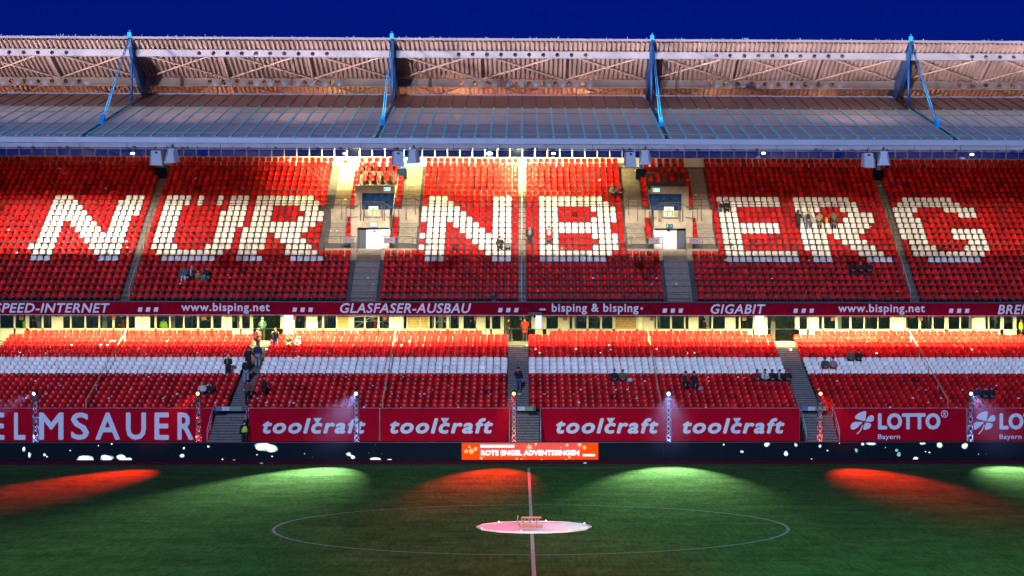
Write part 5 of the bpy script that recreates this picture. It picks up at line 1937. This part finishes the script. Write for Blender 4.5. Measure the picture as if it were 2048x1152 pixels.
person(low(1229, 6), 'sit', 0, BLK, BLK, (.02, .10, .30), 'seated person with blue beanie and dark jacket in the lower tier', headkind='beanie')
person(low(1246, 6), 'sit', 0, OLV, BLK, BRN, 'seated person in olive brown coat beside the blue beanie')
person(low(1371, 4), 'stand', 60, BLK, BLK, BLK, 'standing person in dark coat facing another with a bag at their feet', True, 'beanie', GREY)
person(low(1388, 4), 'phone', -50, BLK, NAVY, BLK, 'standing person in black coat holding something to the face beside a pale bag', True, 'beanie')
for px, jc, hc, hk, sc_, lb in ((1515, MAR, BHAIR, 'long_hair', None, 'seated person in rust red jacket, first of five in a row'), (1531, WHT, BLK, 'beanie', GREY, 'seated person in pale jacket and black beanie, second of five in a row'), (1545, BLK, BHAIR, 'long_hair', None, 'seated person in black with long hair, middle of five in a row'), (1560, BLK, DHAIR, 'hair', WHT, 'seated person in black with white collar, fourth of five in a row'), (1576, BLK, RED, 'beanie', None, 'seated person in black with red hat by the stairs')):
    person(low(px, 6), 'sit', 0, jc, BLK, hc, lb, headkind=hk, scarf=sc_)
person(low(1702, 11), 'sit', 0, OLV, BLK, RED, 'seated person in camouflage jacket and red hat above the white seats', headkind='beanie')
person(low(1718, 11), 'sit_phone', 0, BLK, BLK, BLK, 'seated person in black jacket beside the camouflage jacket', headkind='beanie')
person(low(1651, 9), 'sit', 0, GRN, RED, BLK, 'seated person in dark green jacket with red blanket on the knees', headkind='beanie')
person(low(1667, 9), 'sit', 0, PINK, RED, BLK, 'seated person in pink jacket and black beanie beside the green jacket', headkind='beanie')
for px, lb in ((1955, 'first of three dark-clad people sitting behind the last truss tower'), (1971, 'middle of three dark-clad people sitting behind the last truss tower'), (1984, 'last of three dark-clad people sitting behind the last truss tower')):
    person(low(px, 2), 'sit', 0, NAVY if px == 1955 else BLK, BLK, BLK, lb, headkind='beanie')
st_ = person((X(489, 120, 860), 120, 0), 'stand', 200, BLK, BLK, BLK, 'steward in black with yellow-green vest at the foot of the steps', headkind='beanie')
mv = MB()
mv.smooth = True
mv.ellipsoid((0, .01, 1.16), .215, .165, .30, 14, 6, .5, 2.6)
o = put('safety_vest', mv.mesh('safety_vest', 'hivis'), st_, (0, 0, 0))
person(gr(1017, 146.0, 6.43), 'walk', 60, BLK, NAVY, BLK, 'person in black coat walking through the middle doorway', True)
person(gr(1050, 145.6, 6.43), 'hands', 180, RED, BLK, BHAIR, 'person in red patterned jacket with white bag in the middle doorway', True, 'beanie')
# behind the glazing
for px, jc, hc, hk, kd, fc, lb in ((49, HV, BHAIR, 'hair', 'stand', 90, 'steward in yellow jacket behind the glazing near the poster'), (66, BLK, BLK, 'beanie', 'stand', 180, 'hooded person in black behind the glazing'), (246, RED, BHAIR, 'hair', 'hands', -60, 'person in bright red jacket behind the glazing'), (279, TEAL, BHAIR, 'hair', 'hands', 0, 'person in dark teal jacket before a white panel'),
                                   (327, HV, BLK, 'hair', 'stand', 180, 'steward in yellow vest behind the glazing near the web address'), (416, BLK, BLK, 'hair', 'stand', 120, 'dark clothed person behind the glazing beside a poster'), (467, BLK, WHT, 'beanie', 'hands', 140, 'person in black coat and white hat before the glazing'), (598, BLK, BHAIR, 'hair', 'stand', 90, 'person in dark clothes next to the white light box'),
                                   (624, BLK, BHAIR, 'long_hair', 'hands', 0, 'long-haired person in black with hands at the mouth'), (641, GREY, DHAIR, 'long_hair', 'stand', 20, 'person in grey coat beside the wooden boarding'), (742, BLK, BLOND, 'long_hair', 'stand', 200, 'blond person in black embraced behind the glazing'), (751, RED, BHAIR, 'hair', 'hands', 90, 'person in red jacket embracing a blond person'),
                                   (893, (.6, .2, .04), (.5, .15, .03), 'beanie', 'stand', 0, 'small child in orange hat behind the glazing'), (942, BLK, BHAIR, 'hair', 'phone', 90, 'person in black coat behind the glazing near the middle doorway'), (1408, MAR, DHAIR, 'hair', 'hands', 60, 'person in dark red clothes behind the glazing'), (2042, HV, BHAIR, 'hair', 'stand', 60, 'steward in yellow and black at the last doorway')):
    zz = 6.43 if px != 893 else 5.95
    person(gr(px, 149.0 if px != 2042 else 147.2, zz), kd, fc, jc, BLK, hc, lb, headkind=hk)
# upper tier
person(upp(368, 3), 'sit', 0, TEAL, WHT, BHAIR, 'seated person in teal jacket below the letter Ü')
person(upp(383, 3), 'sit', 0, BLK, BLK, CRM, 'seated person in black with cream bobble hat below the letter Ü', headkind='beanie', scarf=WHT)
person(upp(396, 3), 'sit', 0, (.35, .22, .03), OLV, BLOND, 'small child in gold between two seated people below the letter Ü', scale=.75)
person(upp(408, 3), 'sit', -30, BLK, (.04, .30, .26), DHAIR, 'seated person in black top and turquoise trousers below the letter Ü')
person(upp(1000, 8), 'sit_phone', 0, BLK, BLK, BLK, 'person in black seated at the foot of the second N', True, scale=1.08)
person(upp(1016, 8), 'sit', 0, GREY, BLK, BRN, 'small child in grey camouflage seated at the foot of the second N', scale=.85)
p1 = person(upp(1059.5, 9), 'stand', 180, BLK, BLK, BLK, 'standing person in black with backpack beside the letter B, back turned', headkind='beanie')
p2 = person(upp(1098, 9), 'stand', 180, RED, BLK, BHAIR, 'standing person in red coat with white backpack in front of the letter B', True)
for p_, c_ in ((p1, GREY), (p2, WHT)):
    mb = MB()
    mb.smooth = True
    mb.ellipsoid((0, .19, 1.2), .15, .10, .22, 12, 7)
    o = put('backpack', mb.mesh('backpack', cloth(c_)), p_, (0, 0, 0))
person(upp(1226, 18), 'sit', 0, GREY, BLK, (.05, .35, .40), 'seated person with turquoise beanie high up beside the stairs', headkind='beanie')
person(upp(1241, 18), 'sit', 0, MAR, BLK, MAR, 'seated person in dark red beside the turquoise beanie', True, 'beanie')
person(upp(1438, 15), 'sit', 0, BLK, JEAN, WHT, 'seated person in white and red hat above the letter E', headkind='beanie', scarf=RED)
person(upp(1453, 15), 'sit', 0, BLK, BLK, PINK, 'seated person in pink hat above the letter E', headkind='beanie')
person(upp(1595, 12), 'hands', 150, BLK, BLK, DHAIR, 'standing person in long black coat on the second letter R', True, 'long_hair')
p1 = person(upp(1615.5, 12), 'reach', 170, CRM, JEAN, BLOND, 'standing person in cream jacket and jeans on the second letter R')
person(upp(1637.8, 12), 'hands', 160, (.30, .24, .15), BLK, BHAIR, 'standing person in beige coat on the second letter R', True, scale=.93)
p2 = person(upp(1666.6, 12), 'reach', 200, OLV, BLK, DHAIR, 'standing person in dark olive parka with yellow bag on the second R', True, scale=.97)
o = put('backpack', mb.mesh('backpack', cloth(BLK)), p1, (0, 0, 0))
o = put('bag', MB().box(.34, .54, -.5, -.36, .78, 1.12).mesh('bag', cloth((.65, .38, .02))), p2, (0, 0, 0))
for px, lb, hc in ((1706, 'first of three people in black sitting below the second R', DHAIR), (1722, 'middle of three people in black sitting below the second R, fair-haired', BLOND), (1738, 'last of three people in black sitting below the second R, pale-haired', WHT)):
    person(upp(px, 4), 'sit', 0, BLK, BLK, hc, lb, True)
q = upp(988, 0)
person((q[0], q[1] - .3, q[2] - .45), 'sit', 0, NAVY, BLK, NAVY, 'crouching person in dark blue at the rail above GLASFASER', headkind='beanie')
# bags left on seats
for px, m_, c_, lb in ((1260, 6, WHT, 'crumpled white bag on a seat beside the olive brown coat'), (1402, 4, (.3, .25, .25), 'pale rucksack on the seats next to two standing people'), (537, 14, BLK, 'dark bag on the upper stairs')):
    if px == 537:
        continue
    q = low(px, m_)
    mb = MB()
    mb.smooth = True
    mb.ellipsoid((q[0], q[1] + .28, q[2] + .56), .20, .15, .16, 9, 6)
    tag(mb.build('bag', cloth(c_), None, (q[0], q[1] + .28, q[2] + .4)), lb, 'bag')

# ================================================================== thin stage smoke round the lamp towers
hz = MB().box(-42, 42, 103.5, 113.5, .03, 4.6).build('stage_smoke', None)
hm = bpy.data.materials.new('thin_smoke')
hm.use_nodes = True
hn, hl = hm.node_tree.nodes, hm.node_tree.links
hn.clear()
pv = hn.new('ShaderNodeVolumePrincipled')
pv.inputs['Color'].default_value = (.30, .34, 1, 1)  # blue of the lamp beams put into the smoke's own colour
pv.inputs['Density'].default_value = 0.0008
ho = hn.new('ShaderNodeOutputMaterial')
hl.new(pv.outputs[0], ho.inputs['Volume'])
hz.data.materials.append(hm)
tag(hz, kind='stuff')
sc.cycles.volume_bounces = 0
